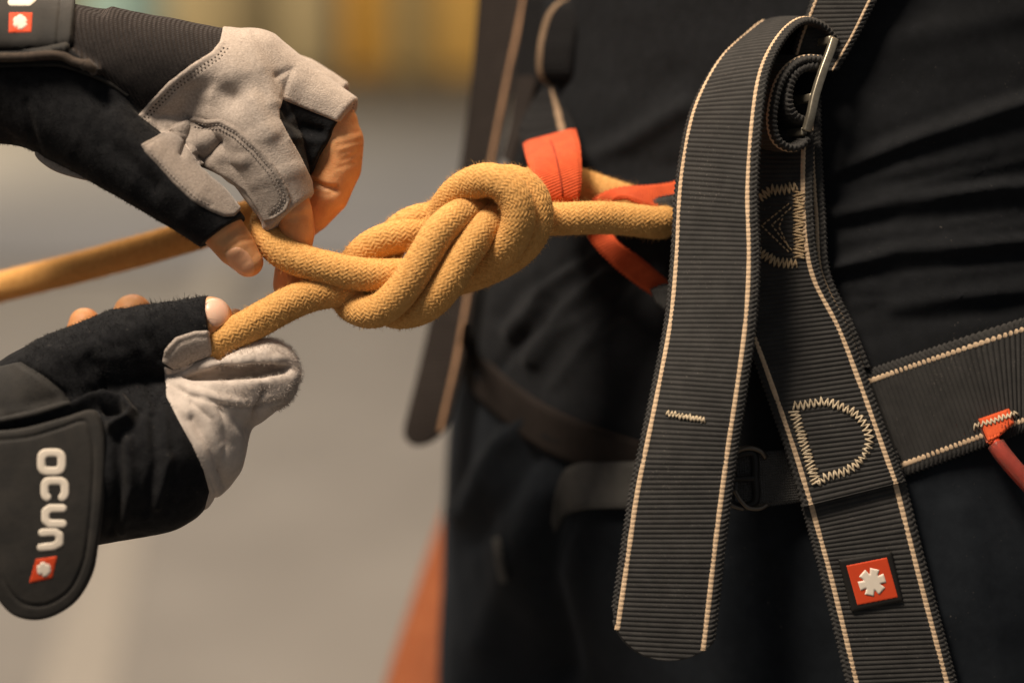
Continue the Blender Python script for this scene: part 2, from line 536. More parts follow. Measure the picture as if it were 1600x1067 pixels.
def nets(g, F):
    s = F < 0
    nx, ny, nz = F.shape
    c = np.zeros((nx - 1, ny - 1, nz - 1), np.int8)
    for dx in (0, 1):
        for dy in (0, 1):
            for dz in (0, 1):
                c += s[dx:nx - 1 + dx, dy:ny - 1 + dy, dz:nz - 1 + dz]
    act = (c > 0) & (c < 8)
    I = np.argwhere(act)
    acc = np.zeros((len(I), 3)); num = np.zeros(len(I))
    corner = lambda o: F[I[:, 0] + o[0], I[:, 1] + o[1], I[:, 2] + o[2]].astype(float)
    for axis in range(3):
        oth = [k for k in range(3) if k != axis]
        for a in (0, 1):
            for b in (0, 1):
                o0 = [0, 0, 0]; o0[oth[0]] = a; o0[oth[1]] = b
                o1 = list(o0); o1[axis] = 1
                f0, f1 = corner(o0), corner(o1)
                m = (f0 < 0) != (f1 < 0)
                t = np.where(m, f0 / np.where(m, f0 - f1, 1), 0)
                p = np.tile(np.array(o0, float), (len(I), 1)); p[:, axis] += t
                acc[m] += p[m]; num[m] += 1
    V = (I + acc / num[:, None]) * g.h + g.lo
    idx = np.full(act.shape, -1, np.int64); idx[act] = np.arange(len(I))
    Q = []
    for axis in range(3):
        a, b = (axis + 1) % 3, (axis + 2) % 3
        sl0 = [slice(None)] * 3; sl1 = [slice(None)] * 3
        sl0[axis] = slice(0, -1); sl1[axis] = slice(1, None)
        s0, s1 = s[tuple(sl0)], s[tuple(sl1)]
        e = np.argwhere(s0 != s1)
        m = (e[:, a] > 0) & (e[:, b] > 0) & (e[:, a] < F.shape[a] - 1) & (e[:, b] < F.shape[b] - 1)
        e = e[m]
        fl = s0[e[:, 0], e[:, 1], e[:, 2]]
        def cid(da, db):
            k = e.copy(); k[:, a] -= da; k[:, b] -= db
            return idx[k[:, 0], k[:, 1], k[:, 2]]
        q = np.stack([cid(1, 1), cid(0, 1), cid(0, 0), cid(1, 0)], 1)
        q[~fl] = q[~fl][:, ::-1]
        Q.append(q)
    Q = np.vstack(Q)
    Q = Q[(Q >= 0).all(1)]
    return V, quads_to_tris(Q)

def lap(v, t, it=2, lam=0.5):
    e = np.vstack([t[:, [0, 1]], t[:, [1, 2]], t[:, [2, 0]]])
    for _ in range(it):
        acc = np.zeros_like(v); cnt = np.zeros(len(v))
        np.add.at(acc, e[:, 0], v[e[:, 1]]); np.add.at(cnt, e[:, 0], 1)
        v = v + lam * (acc / np.maximum(cnt, 1)[:, None] - v)
    return v

def relief(v, t, strokes, amp_noise=(), wmax=1e9):
    """press folds (amp < 0) and ridges (amp > 0) into the skin along strokes [(points, amp, width)]"""
    n = vnormals(v, t)
    u, y = UV(v)
    face = sstep(-n[:, 2], -0.15, 0.35) * (v[:, 2] < wmax)
    d = np.zeros(len(v))
    for pts, amp, wd in strokes:
        d += amp * np.exp(-(line_d(u, y, pts) / wd) ** 2) * face
    for sc, am in amp_noise:
        d += am * vnoise(v, sc, 7)
    return v + n * d[:, None]

class Skin:
    """a solid's surface, from which panels can be cut"""
    def __init__(s, v, t):
        s.v, s.t = v, t
        s.n = vnormals(v, t)
        s.u, s.y = UV(v)
        s._b = None
    def obj(s, name, m, parent): return mesh_obj(name, s.v, s.t, m, parent)
    def bvh(s):
        if s._b is None:
            s._b = BVHTree.FromPolygons(s.v.tolist(), s.t.tolist())
        return s._b
    def panel(s, poly, thick, edge=3.0, wmin=-1e9, wmax=1e9, field=None, seams=(), sm=False):
        if field is None:
            field = poly_sd(s.u, s.y, smooth_poly(poly) if sm else poly)
        f = np.minimum(field, np.minimum(wmax - s.v[:, 2], s.v[:, 2] - wmin))
        v, t, f2, (n, u, y) = clip(s.v, s.t, f, (s.n, s.u, s.y))
        h = thick * np.sqrt(np.clip(f2 / edge, 0, 1)) - 0.15
        for pts, amp, wd in seams:
            h += amp * np.exp(-(line_d(u, y, pts) / wd) ** 2)
        return Skin(v + n * h[:, None], t)

CAMO = Vector((0, 0, -D0))
def hit(bvhs, u, v):
    d = (Vector(P(u, v, 0)) - CAMO).normalized()
    best = None
    for b in (bvhs if isinstance(bvhs, (list, tuple)) else [bvhs]):
        r = b.ray_cast(CAMO, d)
        if r[0] is not None and (best is None or r[3] < best[3]):
            best = r
    return best

def on(bvhs, pts, lift=0.0, default=0.0):
    """drop 2-D measured points on a surface"""
    out = []
    for p in pts:
        r = hit(bvhs, p[0], p[1])
        if r is None:
            out.append(P(p[0], p[1], default)); continue
        n = r[1]
        if n.z > 0: n = -n
        out.append(np.array(r[0] + n * lift))
    return np.array(out)

def hairs(v, n, count, length, rad, seed=1, curl=0.6, sel=None):
    rg = np.random.default_rng(seed)
    ids = rg.integers(0, len(v), count) if sel is None else rg.choice(sel, count)
    p, nn = v[ids], n[ids]
    r1 = rg.normal(size=(count, 3)); r1 -= nn * (r1 * nn).sum(1, keepdims=True)
    r1 /= np.linalg.norm(r1, axis=1, keepdims=True)
    r2 = np.cross(nn, r1)
    L = length * (0.35 + rg.random(count)[:, None] ** 2 * 1.1)
    tip = p + nn * L * 0.75 + r1 * L * curl * rg.random((count, 1))
    mid = p + nn * L * 0.5 + r1 * L * 0.12
    a = p - r1 * rad; b = p + r1 * rad; c = p + r2 * rad * 1.4
    d = mid - r1 * rad * .7; e = mid + r1 * rad * .7; f = mid + r2 * rad
    V = np.stack([a, b, c, d, e, f, tip], 1).reshape(-1, 3)
    o = np.arange(count)[:, None] * 7
    T = np.vstack([o + np.array(x)[None] for x in ([0, 1, 4], [0, 4, 3], [1, 2, 5], [1, 5, 4], [2, 0, 3], [2, 3, 5], [3, 4, 6], [4, 5, 6], [5, 3, 6])])
    return V, T

# ------------------------------------------------------------------ the room behind
def box(name, lo, hi, m, parent=None, bev=0.0):
    lo, hi = np.array(lo, float), np.array(hi, float)
    v = np.array([[x, y, z] for x in (lo[0], hi[0]) for y in (lo[1], hi[1]) for z in (lo[2], hi[2])])
    f = np.array([[0, 1, 3, 2], [4, 6, 7, 5], [0, 4, 5, 1], [2, 3, 7, 6], [0, 2, 6, 4], [1, 5, 7, 3]])
    return mesh_obj(name, v, f, m, parent, world=True, smooth=False)

def floor_point(u, v):
    d = to_world(P(u, v, 0)[None])[0] - CAM
    k = -CAM[2] / d[2]
    return CAM + d * k

def room():
    fl = box('floor', (-14, -6, -0.2), (14, 16, 0.0), M['floor'])
    tag(fl, kind='structure')
    mt = box('falloff_mats', (-14, 4.6, 0.0), (14, 10.18, 0.03), M['mats'])  # zone added to put the far floor's light falloff into its colour
    tag(mt, kind='structure')
    # painted line and mat seams on the floor
    a, b, c, d = floor_point(40, 1150), floor_point(165, 1150), floor_point(225, 800), floor_point(150, 800)
    e1 = floor_point(330, 420); e2 = floor_point(375, 420)
    v = np.array([a, b, c, e2, e1, d]); v[:, 2] = np.where(v[:, 1] > 4.6, 0.034, 0.004)
    ln = mesh_obj('floor_line', v, [np.array([[0, 1, 2, 5], [5, 2, 3, 4]])], M['floor_line'], world=True, smooth=False)
    tag(ln, kind='structure')
    wall = thing('gym_wall', 'pale wall of coloured boards far behind, out of focus', 'wall', (0, 10.2, 0))
    cols = {'a': (0.42, 0.62, 0.64), 'b': (0.56, 0.47, 0.30), 'c': (0.52, 0.43, 0.27), 'd': (0.82, 0.46, 0.10), 'e': (0.56, 0.43, 0.22), 'f': (0.85, 0.54, 0.17)}
    mats = {k: mat('wall_board_' + k, c, 0.7, tuple(x * 0.9 for x in c), 0.001, spec=0.2) for k, c in cols.items()}
    k = (D0 * S + 9.5 / math.cos(PITCH) * 1.0) / (D0 * S)
    def wx(u):                       # where a measured column meets the wall plane
        d = to_world(P(u, 80, 0)[None])[0] - CAM
        return CAM[0] + d[0] * (10.2 - CAM[1]) / d[1]
    edges = [(-4000, 'b'), (130, 'a'), (262, 'c'), (440, 'b'), (545, 'd'), (612, 'e'), (690, 'f'), (800, 'b'), (1200, 'a'), (1700, 'c')]
    for i, (u, cc) in enumerate(edges):
        x0 = wx(u); x1 = wx(edges[i + 1][0]) if i + 1 < len(edges) else x0 + 10
        box('board', (x0 + 0.004, 10.2 + 0.01 * (i % 2), 0.0), (x1 - 0.004, 10.35, 4.5), mats[cc], wall)
    box('back_frame', (wx(-4000) - .1, 10.36, 0.0), (wx(1700) + 10, 10.45, 4.6), mats['c'], wall)
room()

# ------------------------------------------------------------------ the person in the harness: shirt, trousers, far arm
def vline(u):                       # where the shirt ends and the trousers begin (under the belts)
    return np.interp(u, [500, 735, 850, 980, 1200, 1380, 1600, 1800], [500, 570, 672, 716, 725, 665, 592, 540])

wearer = thing('person', 'person in black shirt and dark trousers wearing the harness', 'person', W(1400, 700, 700))
R_TOR = [(-250, 565), (0, 594), (150, 606), (250, 624), (420, 690), (560, 735), (700, 765), (900, 790)]
def torso_pts(dr=0, lo=-2000, hi=2000):
    out = []
    for v, r in R_TOR:
        if lo <= v <= hi:
            w = 72 + r
            f = 1 + w / D0
            out.append((800 + 645 / f, 533.5 + (v - 533.5), w, r + dr))
    return out
gb = Grid((-320, -1000, 40), (1500, 600, 1500), 8)
Ft = chain(gb, torso_pts())
vt, tt = nets(gb, Ft)
vt = lap(vt, tt, 3)
shirt_folds = []
for (pts, a, wd) in [
    ([(1270, 285), (1330, 256), (1420, 222), (1640, 150)], 10, 16), ([(1285, 300), (1420, 250), (1640, 190)], -9, 16),
    ([(1280, 340), (1400, 313), (1660, 285)], 11, 15), ([(1280, 365), (1400, 345), (1660, 320)], -9, 14),
    ([(1290, 420), (1400, 392), (1660, 372)], 11, 13), ([(1290, 440), (1400, 420), (1660, 398)], -9, 14),
    ([(1400, 480), (1660, 440)], 7, 18), ([(1320, 540), (1500, 490), (1660, 470)], -5, 20),
    ([(900, 260), (980, 225), (1070, 170)], 12, 22), ([(910, 225), (985, 180), (1060, 110)], -9, 22), ([(860, 330), (960, 290), (1060, 260)], -9, 20),
    ([(830, 560), (890, 480), (950, 430)], 12, 16), ([(800, 520), (850, 460), (900, 425)], 10, 16), ([(850, 590), (920, 500), (980, 460)], -9, 16),
    ([(780, 500), (840, 440)], -8, 14), ([(1400, 60), (1620, 20)], 5, 30)]:
    shirt_folds.append((pts, a * (1.25 if a > 0 else 0.4), wd * 0.8))
rf = np.random.default_rng(21)
for k in range(26):
    v0 = 215 + k * 11.5 + rf.uniform(-5, 5); u0 = rf.uniform(1270, 1420); ln_ = rf.uniform(120, 300); sl = -0.34 + 0.0011 * (v0 - 215)
    shirt_folds.append(([(u0, v0), (u0 + ln_ * .5, v0 + sl * ln_ * .5 + rf.uniform(-6, 6)), (u0 + ln_, v0 + sl * ln_)], rf.choice([-0.4, 1]) * rf.uniform(1.5, 3.5), rf.uniform(6, 11)))
for k in range(14):
    u0 = rf.uniform(770, 960); v0 = rf.uniform(450, 600); ln_ = rf.uniform(60, 130)
    shirt_folds.append(([(u0, v0), (u0 + ln_ * .4, v0 - ln_ * .55), (u0 + ln_, v0 - ln_ * .95)], rf.choice([-1, 1]) * rf.uniform(3, 6), rf.uniform(6, 11)))
vs = relief(vt, tt, shirt_folds, [(0.006, 7), (0.018, 2.5)])
us, ys = UV(vs)
v2, t2, f2, _ = clip(vs, tt, vline(us) + 12 - ys)
SHIRT = Skin(v2, t2)
sh = SHIRT.obj('shirt', M['shirt'], wearer)

gt = Grid((-420, -250, -40), (1500, 1500, 1500), 12)
Fp = chain(gt, torso_pts(-8, 400, 710))
near = chain(gt, [(1330, 680, 640, 545), (1365, 900, 560, 500), (1390, 1300, 560, 470)])
far = chain(gt, [(1010, 680, 900, 405), (1005, 900, 950, 420), (990, 1300, 980, 430)])
Fp = smin(smin(Fp, near, 90), far, 70)
vp, tp = nets(gt, Fp)
vp = lap(vp, tp, 3)
vp = relief(vp, tp, [(a_, b_ * 1.6, c_) for a_, b_, c_ in [([(720, 800), (780, 700), (830, 655)], 13, 16), ([(740, 850), (830, 720)], -9, 18), ([(880, 1050), (850, 900), (870, 800)], -22, 24),
                     ([(760, 1000), (800, 880), (850, 790)], 12, 30), ([(1180, 850), (1230, 1067)], -6, 30), ([(1120, 900), (1150, 1100)], 7, 30),
                     ([(1500, 800), (1560, 1067)], 6, 30)]], [(0.005, 8), (0.016, 3)])
up_, yp_ = UV(vp)
v2, t2, f2, _ = clip(vp, tp, np.minimum(yp_ - vline(up_) + 45, 1500 - vp[:, 1]))
TROUS = Skin(v2, t2)
tr = TROUS.obj('trousers', M['trousers'], wearer)
BODY = [SHIRT.bvh(), TROUS.bvh()]
# zip pull on the far thigh
j = Join()
zp = on(BODY, [(783, 842), (786, 870), (792, 902)], 8)
j.tube(resample(catmull(zp, 8), 3)[0], 9, 8)
j.build('zip_pull', M['web_grey'], tr)
# bare far arm hanging behind, and the trunk it belongs to (inside the clothes)
ga = Grid((-700, -1100, 300), (1500, 1500, 1900), 22)
Fa = chain(ga, torso_pts(-90, -300, 500))
Fa = smin(Fa, chain(ga, [(1100, -250, 1150, 230), (960, 300, 1350, 190), (868, 600, 1450, 165), (795, 800, 1460, 152), (757, 900, 1450, 150), (700, 1067, 1430, 148), (615, 1330, 1360, 125)]), 60)
va, ta = nets(ga, Fa)
va = lap(va, ta, 3)
mesh_obj('body', va, ta, M['skin_tan'], wearer)

# ------------------------------------------------------------------ webbing
def webbing(name, L, R, m, parent, thick=11.0, rib=7.6, amp=1.9, stripes=(0.078, 0.897), sw=0.054, n_across=44,
            side=1, end=None, step=None, smooth_k=0, stripe_mat=None, bow=0.0, start=None, ribbed=True):
    """ribbed strap between two measured edges; stripes are parts of it.  Returns (object, front-surface bvh)"""
    L, R = PA(L), PA(R)
    c = catmull(np.hstack([L, R]), 24)
    mid = (c[:, :3] + c[:, 3:]) / 2
    seg = np.linalg.norm(np.diff(mid, axis=0), axis=1)
    s = np.concatenate([[0], np.cumsum(seg)])
    st = step or rib / 6.0
    n = int(s[-1] / st) + 1
    ss = np.arange(n) * st
    c = np.stack([np.interp(ss, s, c[:, k]) for k in range(6)], 1)
    c = gsmooth(c, smooth_k) if smooth_k else c
    l, r = c[:, :3], c[:, 3:]
    wv = r - l
    wl = np.linalg.norm(wv, axis=1, keepdims=True)
    tg = np.gradient((l + r) / 2, axis=0); tg /= np.linalg.norm(tg, axis=1, keepdims=True)
    nn = np.cross(tg, wv / wl); nn /= np.linalg.norm(nn, axis=1, keepdims=True)
    nn *= side
    h = thick / 2
    ph = np.pi * ss / rib
    ribs = (np.abs(np.sin(ph)) ** 0.9 - 0.5) * amp if ribbed else np.zeros(n)
    wob = vnoise(np.stack([ss * 0.05, ss * 0, ss * 0], 1), 1.0, 3) * 0.4
    # closed cross-section: front across, right edge, back across, left edge
    tf = np.linspace(0.012, 0.988, n_across)
    sec = []   # (t, height, kind)
    edge_b = 1.5 * np.sin(2 * ph + 0.8)
    cols = []
    W_ = float(wl.mean())
    def col(t, hh, out=0.0):
        p = l + wv * t + (wv / wl) * np.asarray(out).reshape(-1, 1) + nn * np.asarray(hh).reshape(-1, 1)
        if bow: p = p + nn * (bow * 4 * t * (1 - t))
        cols.append((p, np.full(n, t * W_)))
    for t in tf:
        e = min(t, 1 - t) * W_
        selv = e < 7.0
        k = math.sin(min(1, (e + 1.5) / 8.0) * math.pi / 2)
        hh = h * k + (ribs + wob) * (1.0 if not selv else 0.25)
        if selv:
            hh = hh + amp * 0.9 * np.sin(2 * ph * 1.0 + (2.2 if e < 3.5 else 0.0))
        col(t, hh)
    for q in (0.55, 0.0, -0.55):
        col(1.0, np.full(n, q * h) + 1.0 * np.sin(2 * ph + q * 5), edge_b * (1 - abs(q) * .5) + 0.6 * (1 - abs(q)))
    for t in tf[::-4]:
        e = min(t, 1 - t) * W_
        col(t, -h * math.sin(min(1, (e + 1.5) / 8.0) * math.pi / 2) - ribs)
    for q in (-0.55, 0.0, 0.55):
        col(0.0, np.full(n, q * h) + 1.0 * np.sin(2 * ph + q * 5), -edge_b * (1 - abs(q) * .5) - 0.6 * (1 - abs(q)))
    K = len(cols)
    v = np.stack([p for p, _ in cols], 1).reshape(-1, 3)
    uv = np.stack([np.stack([x for _, x in cols], 1).ravel(), np.repeat(ss, K)], 1)
    i = np.arange(n - 1)[:, None] * K + np.arange(K)[None]
    jx = np.arange(n - 1)[:, None] * K + (np.arange(K)[None] + 1) % K
    q = np.stack([i, jx, jx + K, i + K], -1).reshape(-1, 4)
    if side > 0: q = q[:, ::-1]
    tpar = np.clip(uv[:, 0] / W_, 0, 1)
    total = ss[-1]
    def endf(t, sx):
        f = np.full(len(t), 1e3)
        if end is not None: f = np.minimum(f, np.interp(t, end[0], end[1]) + total - sx)
        if start is not None: f = np.minimum(f, sx - np.interp(t, start[0], start[1]))
        return f
    if end is None and start is None:
        cap = np.vstack([np.stack([np.zeros(K - 2), np.arange(1, K - 1), np.arange(2, K)], 1).astype(int)[:, ::-1],
                         (n - 1) * K + np.stack([np.zeros(K - 2), np.arange(1, K - 1), np.arange(2, K)], 1).astype(int)])
        o = mesh_obj(name, v, [q, cap], m, parent, uv=uv)
    else:
        # round end: cut, then close the cut by pulling a rim down
        tq = quads_to_tris(q)
        v_, t_, f_, (uv_,) = clip(v, tq, endf(tpar, uv[:, 1]), (uv,))
        o = mesh_obj(name, v_, t_, m, parent, uv=uv_)
        rim_t = np.linspace(0.035, 0.985, 60)
        if end is not None:
            rs = np.interp(rim_t, end[0], end[1]) + total
            ii = np.clip(rs / st, 0, n - 1.001)
            k0 = ii.astype(int); fr = (ii - k0)[:, None]
            p0 = l[k0] + wv[k0] * rim_t[:, None]; p1 = l[k0 + 1] + wv[k0 + 1] * rim_t[:, None]
            pc = p0 + (p1 - p0) * fr
            ed = Join(); ed.tube(resample(pc, 3)[0], h * 0.5, 8)
            ed.build('melted_edge', m, o)
    bv = BVHTree.FromPolygons(v.tolist(), q.tolist())
    for sc in stripes:
        tcol = np.linspace(sc - sw / 2, sc + sw / 2, 9)
        x = (tcol - sc) / (sw / 2)
        prof = np.sqrt(np.clip(1 - np.abs(x) ** 2.5, 0, 1))
        bump = (np.abs(np.sin(ph)) ** 0.6)
        hv = h - 0.8 + prof[None, :] * (1.1 + 1.2 * bump[:, None])
        lat = (np.sign(x) * (np.abs(x) > 0.6))[None, :] * (bump[:, None] - 0.5) * 0.7
        pv = l[:, None] + wv[:, None] * tcol[None, :, None] + nn[:, None] * hv[..., None] + (wv / wl)[:, None] * lat[..., None]
        if bow: pv = pv + nn[:, None] * (bow * 4 * tcol * (1 - tcol))[None, :, None]
        kk = len(tcol)
        pv = pv.reshape(-1, 3)
        suv = np.stack([np.tile(tcol * W_, n), np.repeat(ss, kk)], 1)
        i = np.arange(n - 1)[:, None] * kk + np.arange(kk - 1)[None]
        sq_ = np.stack([i, i + 1, i + 1 + kk, i + kk], -1).reshape(-1, 4)
        if side > 0: sq_ = sq_[:, ::-1]
        if end is None and start is None:
            mesh_obj('edge_stripe', pv, sq_, stripe_mat or M['stripe'], o, uv=suv)
        else:
            a_, b_, c_, (d_,) = clip(pv, quads_to_tris(sq_), endf(np.full(len(pv), sc), suv[:, 1]), (suv,))
            mesh_obj('edge_stripe', a_, b_, stripe_mat or M['stripe'], o, uv=d_)
    return o, bv

def zigzag(pts, amp, period, bv, lift=1.2, rad=1.6, join=None, jitter=0.5):
    c = catmull(np.asarray(pts, float), 20)
    c, s = resample(c, period / 2)
    t = np.gradient(c, axis=0); t /= np.linalg.norm(t, axis=1, keepdims=True)
    nrm = np.stack([-t[:, 1], t[:, 0]], 1)
    z = c + nrm * (amp * np.where(np.arange(len(c)) % 2 == 0, 1, -1) + RNG.normal(0, jitter, len(c)))[:, None]
    z += RNG.normal(0, jitter * 0.6, z.shape)
    fine = []
    for i in range(len(z) - 1):
        for k in range(5):
            fine.append(z[i] + (z[i + 1] - z[i]) * k / 5)
    fine.append(z[-1])
    p = on(bv, fine, lift)
    j = join or Join()
    # dip the thread at its ends so each leg arches
    ph = np.abs(np.sin(np.pi * (np.arange(len(p)) % 5) / 5.0))
    p[:, 2] -= ph * 0.9
    j.tube(p, rad, 6)
    return j

def dashes(pts, length, gap, bv, j, rad=1.2, lift=0.8):
    c, s = resample(np.asarray(pts, float), 1.0)
    x = 0.0
    while x + length < s[-1]:
        q = [np.array([np.interp(x + length * k / 4, s, c[:, 0]), np.interp(x + length * k / 4, s, c[:, 1])]) for k in range(5)]
        p = on(bv, q, lift)
        p[:, 2] -= np.array([0, .7, .9, .7, 0])
        j.tube(p, [rad * .5, rad, rad, rad, rad * .5], 6)
        x += length + gap

harness = thing('climbing_harness', 'charcoal webbing climbing harness with cream edge stripes strapped round the waist', 'harness', W(1330, 620, 40))

# --- near shoulder strap coming down to the buckle
webbing('shoulder_strap', [(1345, -190, 55), (1305, -90, 55), (1268, 0, 58), (1246, 60, 62), (1232, 112, 66)],
        [(1460, -190, 35), (1415, -90, 38), (1370, 0, 40), (1342, 55, 44), (1308, 112, 50)], M['web'], harness)
# --- lower strap down to the hip, with an under layer
webbing('backing_strap', [(1170, 150, 120), (1166, 250, 105), (1165, 340, 100), (1165, 420, 92), (1195, 500, 75), (1225, 560, 62)],
        [(1281, 150, 46), (1284, 250, 50), (1290, 340, 52), (1297, 425, 54), (1333, 505, 56), (1360, 575, 56)], M['web'], harness)
hip_o, HIP = webbing('hip_strap', [(1128, 205, 110), (1124, 300, 95), (1126, 395, 85), (1137, 455, 70), (1166, 528, 52), (1196, 612, 40), (1232, 718, 32), (1254, 792, 30)],
        [(1272, 205, 30), (1270, 300, 33), (1276, 392, 35), (1288, 440, 38), (1324, 510, 40), (1355, 590, 40), (1394, 698, 36), (1414, 752, 34)], M['web'], harness,
        stripes=(0.078, 0.905))
# --- strap down the thigh with the badge
leg_o, LEG = webbing('leg_strap', [(1240, 735, 50), (1254, 795, 45), (1283, 900, 42), (1323, 1067, 44), (1352, 1190, 48)],
        [(1400, 700, 48), (1415, 755, 45), (1449, 890, 44), (1494, 1060, 47), (1525, 1180, 52)], M['web'], harness, stripes=(0.085, 0.9))
# --- hip belt going back on the right
belt_o, BELT = webbing('hip_belt', [(1290, 604, 66), (1357, 578, 62), (1480, 536, 56), (1600, 497, 56), (1760, 447, 70)],
        [(1350, 768, 66), (1418, 742, 62), (1535, 699, 56), (1600, 674, 56), (1770, 614, 70)], M['web'], harness, stripes=(0.095, 0.895), side=-1, amp=3.0)
# --- the loose end hanging in front
LOOSE_L = [(1226, 150, 168), (1238, 98, 170), (1236, 60, 165), (1220, 38, 158), (1193, 36, 138), (1162, 60, 112), (1126, 92, 78), (1095, 140, 52), (1074, 190, 38),
           (1056, 290, 30), (1049, 400, 20), (1039, 500, 5), (1019, 602, -15), (1000, 690, -30), (984, 765, -36), (971, 850, -40), (957, 945, -42), (944, 1032, -42)]
LOOSE_R = [(1296, 145, 38), (1311, 98, 42), (1308, 62, 38), (1290, 42, 28), (1264, 33, 12), (1240, 45, -2), (1215, 80, -18), (1199, 124, -28), (1190, 192, -38),
           (1184, 300, -45), (1187, 402, -50), (1182, 500, -52), (1167, 612, -50), (1154, 696, -48), (1145, 764, -46), (1134, 850, -46), (1123, 950, -46), (1112, 1042, -46)]
LOOSE_L, LOOSE_R = LOOSE_L[2:], LOOSE_R[2:]
te = np.linspace(0, 1, 41)
endv = -98 + 90 * np.sqrt(np.clip(1 - np.abs((te - 0.56) / 0.565) ** 2.0, 0, 1))
loose_o, LOOSE = webbing('loose_strap_end', LOOSE_L, LOOSE_R, M['web'], harness, end=(te, endv), smooth_k=6, bow=3.0)
# --- doubled strap wrapped through the buckle
def edge_loop(Rp, dx, dw): return [(u + dx * (1 - 0.06), v, w + dw) for u, v, w in Rp]
Ra = [(1287, 94, 12), (1264, 93, 6), (1243, 102, 0), (1224, 126, -6), (1214, 160, -9), (1211, 195, -9), (1219, 220, -6), (1239, 231, 0), (1257, 227, 6), (1268, 212, 12)]
webbing('buckle_wrap', edge_loop(Ra, -72, 138), Ra, M['web'], harness, thick=12, stripes=(0.91,), n_across=30, smooth_k=4)
Rb = [(1290, 104, 16), (1266, 104, 8), (1245, 116, 2), (1235, 140, 0), (1235, 164, 0), (1244, 181, 4), (1258, 188, 10)]
webbing('folded_layer', edge_loop(Rb, -72, 138), Rb, M['web'], harness, thick=17, stripes=(), n_across=24, smooth_k=4)

# --- metal buckle seen from its side
bk = thing  # (keeps names short below)
bj = Join()
bar = np.array([(1303, 62, 22), (1298, 78, 16), (1284, 116, 8), (1273, 152, 5), (1267, 180, 5), (1260, 205, 10)], float)
def flatbar(c, wd, th, wdir):
    c = resample(catmull(c, 10), 3)[0]
    t = np.gradient(c, axis=0); t /= np.linalg.norm(t, axis=1, keepdims=True)
    a = wdir - t * (t @ wdir)[:, None]; a /= np.linalg.norm(a, axis=1, keepdims=True)
    b = np.cross(t, a)
    ang = np.linspace(0, 2 * np.pi, 20, endpoint=False)
    se = lambda x: np.sign(x) * np.abs(x) ** 0.45
    v = c[:, None] + se(np.cos(ang))[None, :, None] * a[:, None] * wd + se(np.sin(ang))[None, :, None] * b[:, None] * th
    k = 20
    i = np.arange(len(c) - 1)[:, None] * k + np.arange(k)[None]
    jx = np.arange(len(c) - 1)[:, None] * k + (np.arange(k)[None] + 1) % k
    q = np.stack([i, jx, jx + k, i + k], -1).reshape(-1, 4)
    v = v.reshape(-1, 3); m = len(v)
    v = np.vstack([v, c[:1], c[-1:]])
    aa = np.arange(k); bb = (aa + 1) % k; L_ = (len(c) - 1) * k
    tri = np.vstack([np.stack([bb, aa, np.full(k, m)], 1), np.stack([L_ + aa, L_ + bb, np.full(k, m + 1)], 1)])
    return v, q, tri
bl = PA(bar)
wd_dir = np.array([-78.0, 0, 150.0])
nrm = np.array([150.0, 0, 78.0]); nrm /= np.linalg.norm(nrm)
bj.add(*flatbar(bl, 6.8, 6.0, np.array([1.0, 0, 0.3])))
bj.add(*flatbar(bl + wd_dir * 1.02, 6.8, 6.0, np.array([1.0, 0, 0.3])))
for k in (0, 3, 5):
    p0 = bl[k]
    bj.add(*flatbar(np.array([p0 + wd_dir * x for x in (0.03, 0.3, 0.7, 0.99)]), 6.5, 5.0, np.array([0, 1.0, 0])))
bj.build('buckle', M['metal'], harness)

# --- stitching on the straps
D = [(1238.5, 635), (1264, 632), (1288, 628), (1309, 634), (1331, 643), (1348, 659), (1357, 679), (1357, 695), (1349, 713), (1334, 729), (1309, 740.5), (1290, 746), (1275, 755.5)]
zj = zigzag(D, 6.5, 8.3, HIP)
zigzag([(1240, 642), (1252, 680), (1264, 718), (1275, 755)], 7.5, 6.2, HIP, join=zj)
zj.build('zigzag_stitching', M['stitch'], hip_o)
zj = zigzag([(1188, 310), (1203, 298), (1227, 296), (1246, 292)], 7.5, 7.0, HIP)
zigzag([(1248, 300), (1248.5, 350), (1249, 404)], 8.5, 5.6, HIP, join=zj)
zigzag([(1183, 390), (1202, 404), (1224, 411), (1246, 413)], 7.0, 7.0, HIP, join=zj)
for pl in ([(1233, 318), (1190, 353), (1238, 399)], [(1236, 325), (1206, 352), (1239, 394)], [(1223, 341), (1217, 354), (1234, 390)]):
    dashes(pl, 5.2, 2.6, HIP, zj)
zj.build('zigzag_stitching', M['stitch_dim'], hip_o)
zigzag([(1041, 645.5), (1070, 651), (1102, 657)], 4.2, 5.6, LOOSE).build('bar_tack', M['stitch'], loose_o)

# --- rubber badge with the six-armed mark
def rect_grid(corners, bv, lift, step=1.6, co=None):
    c = np.asarray(corners, float)
    nu = int(np.linalg.norm(c[1] - c[0]) / step) + 1; nv = int(np.linalg.norm(c[3] - c[0]) / step) + 1
    a, b = np.meshgrid(np.linspace(0, 1, nu), np.linspace(0, 1, nv), indexing='ij')
    a, b = a.ravel()[:, None], b.ravel()[:, None]
    p2 = c[0] * (1 - a) * (1 - b) + c[1] * a * (1 - b) + c[2] * a * b + c[3] * (1 - a) * b
    p = on(bv, p2, lift) if co is None else PA(np.c_[p2, np.full(len(p2), 40.0)])
    # flat plaque: fit a plane
    A = np.c_[p[:, :2], np.ones(len(p))]
    if co is None:
        co = np.linalg.lstsq(A, p[:, 2], rcond=None)[0]
        p[:, 2] = A @ co
    else:
        p[:, 2] = A @ co - lift
    wz = p[:, 2].copy()
    p = PA(np.c_[p2, wz])
    i = (np.arange(nu - 1)[:, None] * nv + np.arange(nv - 1)[None]).ravel()
    q = np.stack([i, i + nv, i + nv + 1, i + 1], 1)
    t = quads_to_tris(q)
    if vnormals(p, t)[0][2] > 0: t = t[:, ::-1]
    return p, t, co

